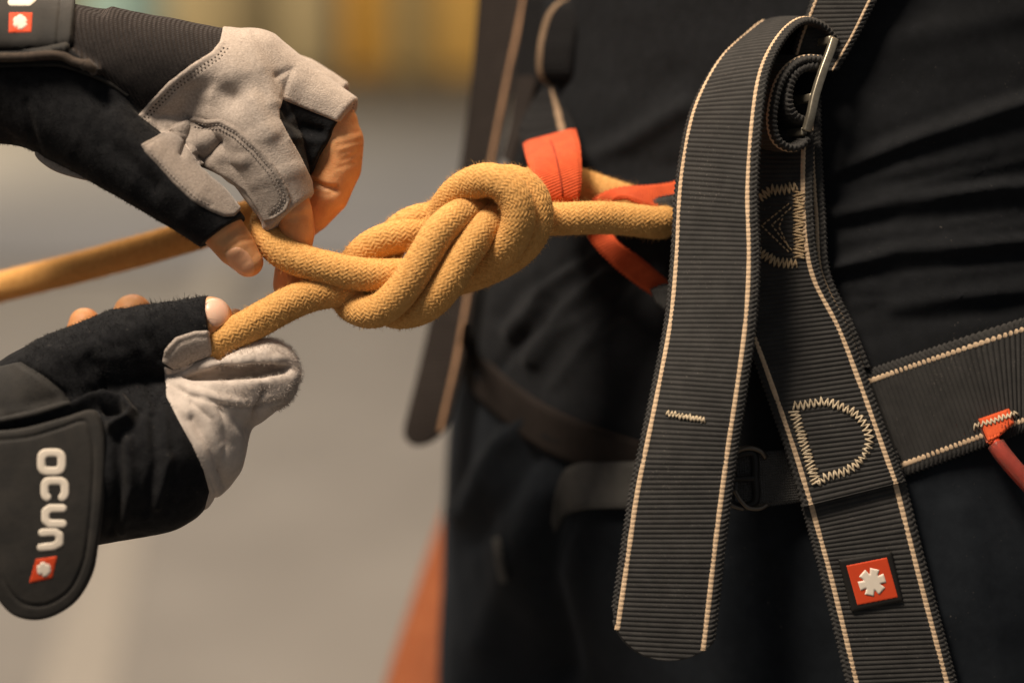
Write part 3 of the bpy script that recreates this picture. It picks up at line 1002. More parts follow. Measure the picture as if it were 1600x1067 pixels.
def plaque(name, poly, bv, thick, edge, m, parent, lift=0.0, field=None, pad=6, co=None):
    poly = np.asarray(poly, float)
    lo, hi = poly.min(0) - pad, poly.max(0) + pad
    p, t, co = rect_grid([(lo[0], lo[1]), (hi[0], lo[1]), (hi[0], hi[1]), (lo[0], hi[1])], bv, lift, co=co)
    sk = Skin(p, t)
    if field is not None: f = field(sk.u, sk.y)
    else: f = poly_sd(sk.u, sk.y, poly)
    pn = sk.panel(None, thick, edge, field=f)
    # side wall down to the strap
    e = np.sort(np.vstack([pn.t[:, [0, 1]], pn.t[:, [1, 2]], pn.t[:, [2, 0]]]), 1)
    key, cnt = np.unique(e[:, 0].astype(np.int64) * len(pn.v) + e[:, 1], return_counts=True)
    bd = key[cnt == 1]; a, b = bd // len(pn.v), bd % len(pn.v)
    V = np.vstack([pn.v, pn.v + np.array([0, 0, lift + 4.0])])
    Q = np.stack([a, b, b + len(pn.v), a + len(pn.v)], 1)
    o = mesh_obj(name, V, [pn.t, Q], m, parent)
    return o, co, BVHTree.FromPolygons(V.tolist(), pn.t.tolist() + Q.tolist())

def star(cx, cy, R, wd, rot, hub=0.5):
    def f(u, v):
        best = np.full(len(u), -1e9)
        for k in range(3):
            a = rot + k * math.pi / 3
            x = (u - cx) * math.cos(a) + (v - cy) * math.sin(a)
            y = -(u - cx) * math.sin(a) + (v - cy) * math.cos(a)
            best = np.maximum(best, np.minimum(R - np.abs(x), wd / 2 + 0.12 * np.abs(x) - np.abs(y)))
        return np.maximum(best, R * hub - np.hypot(u - cx, v - cy))
    return f
badge, bco, _ = plaque('badge', [(1310, 874), (1393, 861), (1411, 939), (1331, 956)], LEG, 3.0, 4.0, M['rubber'], harness, lift=4.0)
plaque('red_field', [(1322, 883), (1386, 870), (1403.5, 933), (1339.5, 945.5)], LEG, 1.2, 0.8, M['red'], badge, lift=2.6, co=bco)
plaque('emblem', [(1338, 885), (1386, 885), (1386, 933), (1338, 933)], LEG, 2.2, 1.6, M['white'], badge, lift=3.2, co=bco, field=star(1362.5, 909, 21.5, 10.5, math.radians(-18), 0.62))

# --- gear loop on the hip belt
tabp = [(1529, 655), (1577, 638), (1585, 661), (1562, 682), (1546, 695)]
tab, _, TAB = plaque('gear_loop', tabp, BELT, 4.0, 2.5, M['red_web'], harness, lift=9.0)
zigzag([(1521, 667), (1550, 658), (1590, 645)], 4.5, 6.5, [TAB, BELT], lift=1.2, rad=1.4).build('bar_tack', M['stitch'], tab)
core = resample(catmull(PA([(1549, 682, 40), (1560, 700, 30), (1577, 722, 26), (1602, 750, 26), (1640, 790, 30), (1690, 830, 40)]), 12), 2.5)[0]
j = Join(); j.tube(core, 9.5, 14); j.build('cord', M['red_core'], tab)
j = Join(); j.tube(core[6:], 14.5, 18); j.build('clear_sleeve', M['plastic'], tab)

# --- leg buckle and its webbing
webbing('buckle_webbing', [(1150, 710, 70), (1190, 706, 66), (1252, 702, 60)], [(1155, 797, 70), (1195, 791, 66), (1262, 782, 60)], M['web_fine'], harness, rib=4.0, amp=0.7, stripes=(), side=-1, step=1.3)
ring = thing
j = Join()
def loopring(pts, r): j.tube(resample(catmull(PA(pts), 10), 2)[0], r, 10)
loopring([(1140, 745, 55), (1143, 715, 55), (1155, 703, 54), (1175, 700, 52), (1190, 706, 52), (1196, 715, 56)], 4.2)
loopring([(1148, 766, 52), (1157, 781, 50), (1170, 793, 50), (1188, 794, 50), (1199, 788, 54)], 3.4)
loopring([(1132, 782, 56), (1145, 790, 55), (1162, 795, 54)], 3.0)
lb = j.build('leg_buckle', M['metal_dark'], harness)
j = Join()
for r_, c_ in ((6.5, [(1146, 712, 60), (1176, 708, 58), (1180, 745, 58), (1178, 786, 60), (1146, 788, 62), (1143, 750, 61), (1146, 712, 60)]), (5.0, [(1145, 748, 58), (1179, 747, 55)])):
    j.tube(resample(catmull(PA(c_), 10), 2)[0], r_, 10)
j.build('buckle_frame', M['rubber'], lb)

# --- far side straps
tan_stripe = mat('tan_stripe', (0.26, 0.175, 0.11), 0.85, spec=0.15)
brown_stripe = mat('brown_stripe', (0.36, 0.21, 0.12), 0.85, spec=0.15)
te2 = np.linspace(0, 1, 41)
endf2 = -60 + 56 * np.sqrt(np.clip(1 - np.abs((te2 - 0.5) / 0.52) ** 2.2, 0, 1))
webbing('loose_strap_end', [(762, -150, 700), (748, 0, 690), (735, 150, 690), (714, 300, 690), (688, 430, 680), (660, 560, 670), (634, 665, 660), (625, 705, 660)],
        [(858, -150, 600), (832, 0, 590), (802, 130, 590), (772, 280, 590), (748, 420, 585), (724, 560, 580), (704, 650, 575), (696, 690, 575)], M['web_brown'], harness,
        stripes=(0.88,), sw=0.10, rib=9, step=3, n_across=20, end=(te2, endf2), stripe_mat=brown_stripe)
Rc = [(900, 4, 430), (876, 4, 425), (856, 22, 420), (845, 55, 420), (840, 90, 420), (842, 120, 430), (858, 132, 445)]
webbing('strap_fold', [(u + 55, v, w - 25) for u, v, w in Rc], Rc, M['web_black'], harness, stripes=(0.91,), sw=0.17, side=-1, rib=9, step=3, n_across=20, smooth_k=3,
        stripe_mat=tan_stripe)
webbing('shoulder_strap', [(905, -150, 520), (872, 0, 500), (842, 110, 470)], [(985, -150, 440), (930, 0, 430), (885, 110, 440)], M['web_black'], harness, rib=9, step=3, n_across=20, stripes=())
webbing('backing_strap', [(850, -150, 570), (820, 0, 560), (806, 100, 560), (800, 150, 560)], [(930, -150, 540), (890, 0, 540), (855, 110, 530), (840, 150, 530)], M['web_black'], harness, rib=9, step=3, n_across=20, stripes=())
webbing('tie_in_webbing', [(846, 142, 412), (828, 168, 390), (812, 205, 330), (818, 240, 265)], [(866, 142, 405), (881, 167, 370), (894, 190, 300), (902, 218, 245)], M['web_black'], harness,
        rib=9, step=3, n_across=20, stripes=(0.78,), sw=0.16, stripe_mat=tan_stripe)
webbing('hip_strap', [(806, 120, 560), (800, 190, 540), (785, 250, 520)], [(840, 120, 500), (822, 190, 500), (800, 258, 490)], M['web_brown'], harness, rib=9, step=3, n_across=12, stripes=(), )

# --- orange tie-in loops
tie_o, TIE = webbing('tie_in_loop', [(819, 226, 235), (826, 258, 110), (838, 290, 78), (852, 314, 82), (857, 324, 120), (850, 320, 200), (838, 280, 250)],
        [(899, 204, 220), (907, 240, 130), (908, 284, 100), (904, 312, 98), (902, 322, 132), (903, 318, 200), (906, 270, 250)], M['red_web'], harness,
        thick=10, rib=6, amp=0.2, stripes=(), step=1.8, smooth_k=4)
j = Join(); j.tube(on(TIE, [(860, 220), (866, 235), (870, 250), (873, 265), (876, 280), (878, 295), (879, 308)], 0.3), 1.6, 6)
j.build('seam', mat('dark_red_thread', (0.30, 0.035, 0.01), 0.8), tie_o)
outer = [(1078, 276, 150), (1048, 286, 145), (1010, 291, 138), (970, 294, 132), (936, 304, 130), (918, 325, 140), (915, 352, 148), (922, 376, 140), (950, 408, 140), (992, 443, 146), (1036, 473, 152), (1068, 496, 160)]
inner = [(1058, 316, 130), (1028, 330, 122), (1002, 321, 112), (976, 310, 112), (956, 318, 125), (948, 335, 150), (948, 352, 152), (962, 374, 140), (984, 391, 138), (1012, 412, 142), (1042, 438, 148), (1078, 470, 156)]
webbing('tie_in_loop', outer, inner, M['red_web'], harness, thick=10, rib=6, amp=0.2, stripes=(), step=1.8, smooth_k=4)
webbing('loop_sleeve', [(1018, 310, 128), (1040, 306, 130), (1075, 300, 140)], [(1024, 346, 130), (1046, 350, 132), (1080, 350, 142)], M['web_fine'], harness, thick=18, rib=6, step=2, stripes=(), n_across=16, side=-1)
webbing('loop_sleeve', [(1016, 452, 138), (1040, 444, 138), (1075, 455, 145)], [(1026, 476, 138), (1046, 492, 140), (1080, 500, 148)], M['web_fine'], harness, thick=18, rib=6, step=2, stripes=(), n_across=16, side=-1)

# --- thin waist tape and broad leg band lying on the trousers
def on_body(pts, lift):
    out = []
    for u, v in pts:
        r = hit(BODY, u, v)
        out.append((u, v, (r[0].z if r else 400) - lift))
    return out
webbing('waist_tape', on_body([(728, 505), (742, 540), (790, 590), (850, 632), (920, 664), (1000, 690)], 12), on_body([(716, 565), (732, 602), (785, 655), (845, 700), (915, 730), (1000, 752)], 12),
        M['web_brown'], harness, rib=6, step=2, stripes=(), n_across=20, smooth_k=6, side=-1)
webbing('leg_band', on_body([(862, 812), (868, 768), (880, 738), (905, 724), (950, 722), (1010, 722)], 22), on_body([(868, 830), (880, 806), (894, 798), (915, 794), (952, 793), (1010, 793)], 24),
        M['web_grey'], harness, rib=5, step=2, stripes=(), n_across=24, smooth_k=5, side=-1)

# ------------------------------------------------------------------ rope
ROPE = [(-520, 600, 500), (-260, 522, 420), (-100, 478, 380), (0, 449, 350), (100, 424, 310), (200, 397, 265), (300, 368, 225), (370, 344, 190), (430, 324, 160), (462, 318, 120), (448, 322, 82), (420, 338, 52), (418, 368, 14), (440, 393, 0),
        (475, 409, -6), (520, 421, -8), (575, 430, -4), (627, 430, 10), (680, 430, 42), (735, 420, 45), (775, 400, 12), (798, 378, -16), (811, 342, -32), (803, 305, -36),
        (772, 281, -32), (733, 289, -2), (703, 314, 30), (686, 345, 58), (662, 364, 54), (632, 368, 36), (590, 379, 30), (562, 402, 48), (545, 430, 78), (540, 458, 66), (554, 480, 22),
        (588, 487, -12), (624, 459, -30), (658, 410, -35), (687, 362, -30), (716, 338, -12), (741, 331, 18), (768, 324, 50), (800, 304, 86), (834, 285, 114), (866, 279, 162), (905, 288, 184),
        (958, 306, 180), (1005, 322, 172), (1035, 338, 150), (1034, 349, 118), (1005, 346, 96), (960, 341, 84), (900, 341, 66), (862, 343, 64), (824, 341, 62), (796, 336, 34), (774, 342, 10),
        (752, 362, -14), (720, 406, -26), (703, 437, -28), (684, 462, -20), (655, 483, -2), (628, 488, 22), (604, 482, 58), (592, 448, 98), (602, 400, 84), (622, 362, 62), (648, 346, 58), (680, 340, 70), (706, 318, 62),
        (740, 297, 36), (776, 284, 18), (812, 286, 10), (833, 308, 8), (840, 340, 8), (827, 374, 10), (796, 402, 26), (752, 424, 56), (700, 440, 80), (640, 452, 66), (582, 455, 38), (530, 454, 14),
        (481, 462, 0), (437, 482, -8), (400, 503, -14), (369, 520, -18), (335, 540, -10), (300, 566, 8), (262, 596, 20)]
RR = 26.5
rc = catmull(PA(ROPE), 20)
rc, rs = resample(rc, 1.15)
rc = gsmooth(rc, 10)
rt, rn, rb = frames(rc)
K = 156
NB = 24
th = np.linspace(0, 2 * np.pi, K, endpoint=False)
ss_ = np.concatenate([[0], np.cumsum(np.linalg.norm(np.diff(rc, axis=0), axis=1))])
A_ = NB * th[None, :] / (2 * np.pi) + ss_[:, None] / 6.6
B_ = NB * th[None, :] / (2 * np.pi) - ss_[:, None] / 6.6
ia, ib = np.floor(A_), np.floor(B_)
fa, fb = A_ - ia, B_ - ib
over = np.mod(ia - ib, 4) < 2
pa, pb = np.sin(np.pi * fa) ** 0.7, np.sin(np.pi * fb) ** 0.7
# position of the cell within its two-long float, so each float arches
la = (np.mod(ia - ib, 2) + (1 - fb)) / 2
lb = (np.mod(ia - ib, 2) + fa) / 2
arch = lambda x: np.sin(np.pi * np.clip(x, 0, 1)) ** 0.6
hgt = np.where(over, pa * (0.45 + 0.55 * arch(la)), pb * (0.45 + 0.55 * arch(lb)))
jit = vnoise(np.stack([ia.ravel(), ib.ravel(), over.ravel() * 5.0], 1) * 0.93 + 0.31, 1.0, 9).reshape(hgt.shape)
rad = RR - 1.3 + hgt * (1.6 + 0.5 * jit) + 0.45 * vnoise(np.stack([np.repeat(ss_, K) * .03, np.tile(th, len(rc)), np.zeros(K * len(rc))], 1), 1.0, 4).reshape(hgt.shape)
rv = rc[:, None] + rad[..., None] * (np.cos(th)[None, :, None] * rn[:, None] + np.sin(th)[None, :, None] * rb[:, None])
rv = rv.reshape(-1, 3)
i = np.arange(len(rc) - 1)[:, None] * K + np.arange(K)[None]
jx = np.arange(len(rc) - 1)[:, None] * K + (np.arange(K)[None] + 1) % K
rq = np.stack([i, jx, jx + K, i + K], -1).reshape(-1, 4)
capv = np.vstack([rc[:1], rc[-1:]])
aa = np.arange(K); bb = (aa + 1) % K; Lr = (len(rc) - 1) * K
rtri = np.vstack([np.stack([bb, aa, np.full(K, len(rv))], 1), np.stack([Lr + aa, Lr + bb, np.full(K, len(rv) + 1)], 1)])
rope = mesh_obj('climbing_rope', np.vstack([rv, capv]), [rq, rtri], M['rope'], origin=W(700, 400, 0))
tag(rope, 'thick mustard yellow braided rope tied in a figure eight knot', 'rope')
nr = (np.cos(th)[None, :, None] * rn[:, None] + np.sin(th)[None, :, None] * rb[:, None]).reshape(-1, 3)
hv, ht = hairs(rv, nr, 40000, 6.0, 0.2, 2, 1.2)
hv2, ht2 = hairs(rv, nr, 3000, 12.0, 0.2, 3, 1.3)
fz = mesh_obj('fuzz', np.vstack([hv, hv2]), np.vstack([ht, ht2 + len(hv)]), M['fuzz'], rope)
fz['kind'] = 'stuff'

# ------------------------------------------------------------------ gloved helper: hands
helper = thing('person', 'second person reaching in from the left with bare fingertips in belay gloves', 'person', W(-50, 480, -20))

def finish(g, F, strokes=(), noise=(), it=2, wmax=1e9):
    v, t = nets(g, F)
    v = lap(v, t, it)
    v = relief(v, t, strokes, noise, wmax)
    return Skin(v, t)

# upper hand (in the glove, fingers bare below the openings)
IDX = [(380, 160, 15, 70), (412, 222, 4, 56), (432, 275, 2, 46), (444, 318, 6, 37)]
g1 = Grid((-950, -700, -150), (-190, -20, 180), 3.0)
F = chain(g1, [(-60, 60, 10, 92), (60, 105, 5, 92), (180, 112, 14, 84), (280, 122, 25, 74), (350, 130, 30, 66)])
F = smin(F, chain(g1, [(-400, -120, 20, 120), (-60, 60, 10, 92)]), 10)
F = smin(F, chain(g1, [(370, 150, 20, 60), (412, 222, 6, 48), (440, 285, 2, 38), (457, 328, 0, 30), (464, 362, 14, 28), (458, 405, 40, 27), (450, 445, 46, 24)]), 14)
F = smin(F, chain(g1, [(390, 130, 45, 60), (470, 165, 55, 46), (518, 196, 58, 43), (529, 226, 56, 38)]), 12)
F = smin(F, chain(g1, [(531, 220, 58, 38), (527, 262, 64, 39), (512, 303, 68, 35), (490, 335, 76, 29), (468, 358, 90, 24)]), 3)
F = smin(F, chain(g1, [(390, 110, 85, 45), (470, 140, 105, 36), (520, 168, 108, 32), (530, 230, 105, 29), (505, 300, 95, 26)]), 8)
F = smin(F, chain(g1, [(60, 140, -10, 70), (160, 205, -25, 58), (240, 268, -35, 50), (310, 325, -32, 40), (345, 355, -26, 34), (368, 386, -20, 31), (388, 410, -16, 24)]), 10)
hand1 = finish(g1, F, [([(488, 284), (505, 292), (524, 296)], -7, 4.5), ([(495, 300), (512, 304), (530, 300)], -1.5, 4), ([(520, 215), (560, 205)], -1.0, 4), ([(528, 228), (564, 220)], -1.2, 3.5), ([(534, 240), (566, 230)], -0.9, 3.5), ([(345, 375), (380, 352)], -2, 6), ([(440, 345), (480, 335)], -1.5, 5),
                       ([(352, 392), (375, 376), (398, 372)], -1.6, 3.5), ([(536, 250), (566, 238)], -1.2, 4), ([(530, 262), (565, 250)], -1.0, 4)], [(0.02, 1.2)])
h1 = hand1.obj('hand', M['skin'], helper)
nf = poly_sd(hand1.u, hand1.y, smooth_poly([(352, 396), (372, 386), (388, 396), (398, 416), (394, 430), (380, 430), (362, 418)]))
hand1.panel(None, 1.6, 4, wmax=-20, field=nf).obj('nail', M['nail'], h1)

# lower hand
g2 = Grid((-1150, -160, -220), (-380, 520, 300), 3.2)
F = chain(g2, [(40, 720, 0, 105), (140, 715, 5, 115), (230, 705, 10, 108), (285, 690, 12, 78)])
F = smin(F, chain(g2, [(70, 735, 0, 100), (-90, 850, 60, 92), (-420, 1100, 220, 115)]), 10)
F = smin(F, chain(g2, [(80, 610, -10, 62), (180, 556, -6, 55), (270, 524, -4, 42), (308, 509, -8, 37), (330, 497, -10, 34)]), 12)
F = smin(F, chain(g2, [(280, 650, 35, 48), (330, 590, 55, 32), (352, 530, 56, 27), (366, 501, 50, 20)]), 8)
F = smin(F, chain(g2, [(160, 620, 60, 40), (200, 540, 90, 34), (208, 489, 95, 31)]), 5)
F = smin(F, chain(g2, [(100, 620, 70, 36), (125, 550, 100, 30), (132, 504, 105, 25)]), 5)
hand2 = finish(g2, F, [([(318, 524), (338, 522), (356, 508)], -1.5, 4), ([(316, 486), (326, 520)], -1.2, 3)], [(0.02, 1.2)])
h2 = hand2.obj('hand', M['skin'], helper)
nf = poly_sd(hand2.u, hand2.y, smooth_poly([(322, 470), (342, 466), (357, 478), (359, 494), (350, 508), (334, 510), (322, 496)]))
hand2.panel(None, 1.8, 4, wmax=40, field=nf).obj('nail', M['nail_pale'], h2)

# ------------------------------------------------------------------ upper glove
def dots(pts, bv, spacing, rad, j, lift=0.2, sq=0.5, off=0.0):
    c, s = resample(np.asarray(pts, float), 1.0)
    x = off
    while x < s[-1]:
        q = on(bv, [(np.interp(x, s, c[:, 0]), np.interp(x, s, c[:, 1]))], lift)[0]
        d = np.array([0, rad * 0.9, 0])
        j.tube(np.array([q - d, q - d * .4, q + d * .4, q + d]), [rad * .4, rad, rad, rad * .4], 6)
        x += spacing

glove1 = thing('belay_glove', 'black and grey glove pinching the rope bight above the knot, palm down', 'glove', W(120, 120, 0))
tag(glove1, group='pair of belay gloves')
g3 = Grid((-1010, -640, -190), (-180, -60, 210), 2.7)
body = chain(g3, [(-70, 186, -5, 38), (22, 193, -5, 32), (30, 196, -5, 28)])
body = smin(body, chain(g3, [(-110, 50, 5, 104), (0, 92, 0, 106), (70, 106, 0, 104), (180, 112, 10, 97), (280, 120, 22, 86), (352, 126, 28, 80)]), 8)
cuff = plane(g3, (-105, 50, 0), (-1, -0.35, 0))
body = np.maximum(body, cuff)
idx = np.maximum(chain(g3, [(375, 150, 18, 76), (410, 218, 4, 62), (432, 272, 0, 52), (446, 320, 4, 44), (455, 350, 8, 41)]), plane(g3, (457, 327, 0), (0.64, 0.77, 0.05)))
mid = np.maximum(chain(g3, [(395, 122, 45, 74), (470, 162, 55, 57), (520, 192, 58, 52), (550, 210, 60, 50)]), plane(g3, (526, 208, 55), (0.87, 0.5, -0.05)))
mid = smin(mid, np.maximum(chain(g3, [(425, 185, 50, 48), (480, 222, 55, 44), (530, 250, 55, 42)]), plane(g3, (518, 222, 55), (0.87, 0.5, -0.05))), 10)
rng_ = np.maximum(chain(g3, [(400, 118, 85, 52), (470, 133, 105, 43), (520, 162, 108, 39), (560, 185, 110, 38)]), plane(g3, (533, 150, 108), (0.87, 0.5, 0)))
pky = chain(g3, [(352, 105, 90, 58), (395, 92, 112, 42), (440, 118, 120, 38)])
thb = np.maximum(chain(g3, [(40, 130, -5, 90), (150, 203, -25, 75), (232, 264, -36, 62), (300, 318, -34, 51), (352, 360, -26, 44)]), plane(g3, (357, 357, -26), (0.57, 0.82, 0)))
F = smin(body, idx, 22)
F = smin(F, thb, 16)
F = smin(F, mid, 7)
F = smin(F, rng_, 4)
F = smin(F, pky, 10)
# the hollow between thumb and finger
web = chain(g3, [(262, 212, -8, 34), (296, 226, -6, 32), (318, 236, -2, 26)])
web = smin(web, chain(g3, [(330, 236, -2, 30), (368, 272, -6, 27), (402, 315, -4, 24), (420, 335, 0, 20)]), 10)
web = smin(web, chain(g3, [(262, 245, -36, 34), (308, 294, -42, 27), (350, 328, -38, 20)]), 10)
F = smin(F, web, 10)
for a_, b_, r_ in [((314, 260), (332, 272), 4), ((332, 272), (362, 296), 7.5), ((362, 296), (394, 338), 9.5), ((394, 338), (404, 356), 9)]:
    n_ = 5
    for k_ in range(n_):
        q_ = np.array(a_) + (np.array(b_) - np.array(a_)) * k_ / n_
        F = smax(F, -chain(g3, [(q_[0], q_[1], -150, r_), (q_[0], q_[1], 160, r_ + 3)]), 4)
st = [([(296, 190), (294, 215), (284, 240)], -8, 6), ([(345, 222), (330, 240), (315, 250)], -11, 8), ([(330, 215), (300, 230)], 6, 9),
      ([(350, 245), (385, 250)], 5, 9), ([(300, 145), (330, 138), (362, 152)], -15, 22), ([(290, 172), (320, 168)], -9, 16), ([(335, 140), (318, 180)], 4, 14), ([(285, 200), (300, 190)], 5, 8),
      ([(385, 60), (415, 120), (425, 160)], 4, 10), ([(430, 120), (455, 110), (440, 155)], -3, 6), ([(395, 160), (420, 210)], 5, 14),
      ([(-20, 88), (60, 86), (105, 84), (130, 100), (150, 112)], 15, 8), ([(-20, 78), (60, 76), (108, 74)], -7, 5), ([(-20, 103), (60, 102), (120, 108), (155, 122)], -9, 6),
      ([(155, 118), (200, 150), (235, 190), (262, 205)], -5, 7), ([(118, -10), (160, 12)], -10, 10), ([(140, -20), (175, 5)], 7, 9),
      ([(40, 160), (60, 240)], -3, 6), ([(180, 180), (230, 250), (300, 320)], 5, 18), ([(160, 140), (170, 220), (240, 290)], -6, 16),
      ([(445, 185), (470, 200), (500, 205)], -4, 7), ([(455, 215), (500, 222)], 4, 8), ([(444, 168), (452, 178)], -8, 6)]
G1 = finish(g3, F, st, [(0.015, 2.2), (0.05, 0.7)], it=1)
shell = G1.obj('glove_body', M['fleece'], glove1)
hv, ht = hairs(G1.v, G1.n, 9000, 4.0, 0.3, 12, 1.0, np.where((G1.u < 330) & (G1.y > 100) & (G1.v[:, 2] < 60))[0])
f_ = mesh_obj('pile', hv, ht, M['fleece'], glove1); f_['kind'] = 'stuff'
SU = [(216, 180), (232, 160), (262, 129), (300, 100), (330, 82), (343, 66), (347, 48), (350, 20), (410, 20), (450, 50), (560, 110), (600, 150), (560, 164), (545, 198), (500, 180), (458, 163), (442, 156),
      (436, 172), (437, 186), (448, 206), (470, 246), (492, 292), (505, 320), (480, 380), (420, 380), (405, 350), (380, 320), (340, 270), (300, 262), (262, 220), (250, 206), (232, 192)]
edge1 = [(219, 177), (235, 159), (265, 129), (303, 100), (333, 82), (346, 66)]
def inset(pts, d):
    p = np.asarray(pts, float); t = np.gradient(p, axis=0); t /= np.linalg.norm(t, axis=1, keepdims=True)
    return p + np.stack([-t[:, 1], t[:, 0]], 1) * d
P1 = G1.panel(SU, 3.6, 3.0, seams=[(inset(edge1, 9), -1.6, 2.4), (inset(edge1, 14.5), -1.3, 2.0)])
P1.obj('suede_palm', M['suede'], glove1)
j = Join()
dots(inset(edge1, 9), P1.bvh(), 6.6, 1.7, j); dots(inset(edge1, 14.5), P1.bvh(), 6.6, 1.5, j, off=3)
dots([(542, 186), (549, 174), (553, 163)], P1.bvh(), 5, 1.2, j)
j.build('needle_holes', M['hole'], glove1)['kind'] = 'stuff'
F1 = [(262, 203), (302, 182), (322, 187), (345, 186), (372, 200), (402, 227), (432, 262), (450, 295), (455, 312), (449, 330), (432, 342), (415, 348), (400, 325), (383, 300), (360, 283), (335, 268), (312, 258),
      (316, 247), (300, 240), (288, 220)]
s1 = [(304, 192), (324, 196), (345, 195), (368, 208), (396, 233), (424, 266), (441, 297), (446, 312), (440, 326), (425, 336)]
P2 = P1.panel(F1, 5.0, 3.0, wmax=20, seams=[(s1, -2.6, 2.6), (inset(s1, 6), -1.2, 1.8)])
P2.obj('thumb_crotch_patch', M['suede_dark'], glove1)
j = Join()
dashes(s1, 3.6, 2.0, P2.bvh(), j, 0.9, 0.5); dashes(inset(s1, 6.5), 3.6, 2.0, P2.bvh(), j, 0.9, 0.5)
j.build('seam_stitching', M['thread_grey'], glove1)
F2 = [(220, 226), (262, 203), (302, 181), (300, 205), (292, 228), (302, 246), (330, 270), (372, 312), (378, 326), (366, 338), (350, 339), (328, 330), (300, 314), (270, 286), (246, 258), (227, 238)]
P3 = G1.panel(F2, 4.5, 3.0, wmax=40, seams=[([(228, 228), (266, 206), (300, 188)], -1.5, 3), ([(236, 240), (256, 262), (280, 287), (306, 310), (330, 322)], -1.8, 2.5)])
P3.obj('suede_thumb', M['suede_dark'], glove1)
j = Join(); dashes([(236, 240), (256, 262), (280, 287), (306, 310), (330, 322)], 4, 2.2, P3.bvh(), j, 1.1, 0.6)
j.build('seam_stitching', M['thread_grey'], glove1)
roll = on(G1.bvh(), [(-98, 90), (-40, 88), (0, 88), (40, 87), (72, 85), (98, 86), (116, 94), (134, 101)], 3.0)
rp = resample(catmull(roll, 12), 1.5)[0]
j = Join(); j.tube(rp, 6.5 + 0.5 * np.abs(np.sin(np.arange(len(rp)) * 1.5 * np.pi / 4.2)), 12)
j.tube(on(G1.bvh(), [(128, 101), (137, 102), (144, 107), (147, 113)], 2.0), [8, 9, 8, 5], 12)
j.build('cuff_binding', M['binding'], glove1)['kind'] = 'stuff'
pp = resample(catmull(on(G1.bvh(), [(-98, 104), (-40, 103), (10, 104), (60, 101), (95, 101), (118, 110), (148, 119), (175, 133), (200, 150)], 1.0), 12), 1.5)[0]
j = Join(); j.tube(pp, 3.2 + 0.4 * np.abs(np.sin(np.arange(len(pp)) * 1.5 * np.pi / 4.0)), 10)
j.build('piping', M['neoprene'], glove1)
KN = [(112, -80), (112, 78), (126, 90), (148, 106), (152, 120), (190, 144), (215, 170), (222, 184), (262, 132), (300, 104), (333, 84), (350, 60), (352, 0), (300, -80)]
G1.panel(KN, 1.2, 4.0).obj('knit_back', M['knit'], glove1)
# wrist strap with print
SP = [(-104, -120), (100, -120), (117, -40), (117, 20), (113, 74), (104, 80), (-104, 79)]
P4 = G1.panel(SP, 9.0, 4.0, seams=[([(117, -60), (116, 20), (112, 76)], 2.5, 10), ([(96, -60), (95, 20), (91, 74)], -2.8, 2.6)])
P4.obj('wrist_strap', M['neoprene'], glove1)
P4.panel([(14, 20), (51, 20), (49, 51), (13, 52)], 1.0, 1.0, wmax=0).obj('logo_square', M['red_print'], glove1)
P4.panel(None, 1.9, 1.0, field=star(31.5, 35.5, 12, 7.0, math.radians(30), 0.62)(P4.u, P4.y), wmax=0).obj('logo_mark', M['white'], glove1)

def strokes_field(u, v, lines, wd):
    d = np.full(len(u), 1e9)
    for l_ in lines: d = np.minimum(d, line_d(u, v, l_))
    return wd / 2 - d
def rr(cx, cy, a, b, r, a0=0, a1=360, n=40):
    """rounded rectangle outline, angle range in degrees"""
    out = []
    for k in np.linspace(a0, a1, n):
        c, s = math.cos(math.radians(k)), math.sin(math.radians(k))
        e = 0.55
        out.append((cx + a * math.copysign(abs(c) ** e, c), cy + b * math.copysign(abs(s) ** e, s)))
    return out
n_up = [(18, 4), (45, 4), (52, -2), (52, -18), (45, -24), (18, -24)]
P4.panel(None, 1.2, 1.0, field=strokes_field(P4.u, P4.y, [n_up], 11.5), wmax=0).obj('logo_letter', M['white'], glove1)

# pale suede tab under the wrist
tp = smooth_poly([(60, 243), (68, 226), (84, 232), (108, 246), (150, 284), (118, 279), (82, 265)])
gT = Grid((-800, -330, -80), (-600, -230, 40), 2.5)
X, Y = np.meshgrid(gT.ax[0], gT.ax[1], indexing='ij')
d2 = -poly_sd(800 + X.ravel(), 533.5 + Y.ravel(), tp).reshape(X.shape)
dw = np.abs(gT.Z + 20) - 3.0
a_ = np.maximum(d2[..., None] + 2.5, 0); b_ = np.maximum(dw, 0)
F = (np.sqrt(a_ ** 2 + b_ ** 2) + np.minimum(np.maximum(d2[..., None] + 2.5, dw), 0) - 2.5).astype(np.float32)
vT, tT = nets(gT, F)
mesh_obj('suede_tab', relief(vT, tT, [([(66, 226), (90, 246), (120, 266)], -2.5, 4)]), tT, M['suede'], glove1)

# ------------------------------------------------------------------ lower glove
glove2 = thing('belay_glove', 'black glove with pale suede finger holding the rope tail under the knot', 'glove', W(150, 700, 0))
tag(glove2, group='pair of belay gloves')
g4 = Grid((-1010, -130, -210), (-290, 400, 190), 2.8)
body = np.maximum(chain(g4, [(-60, 745, 10, 118), (40, 722, 0, 120), (140, 720, 0, 132), (225, 712, 5, 128), (285, 695, 10, 98)]), plane(g4, (-40, 780, 0), (-0.8, 0.6, 0)))
thumb = np.maximum(chain(g4, [(40, 632, -10, 78), (110, 590, -14, 74), (190, 550, -10, 68), (268, 525, -8, 57), (300, 517, -6, 51), (340, 508, -6, 47)]), plane(g4, (328, 515, -6), (0.97, -0.1, 0.1)))
thumb = smax(thumb, -chain(g4, [(375, 430, -200, 48), (375, 430, 200, 48)]), 14)
sleeve = chain(g4, [(290, 660, 10, 80), (350, 615, 10, 66), (392, 594, 8, 60), (412, 588, 8, 55)])
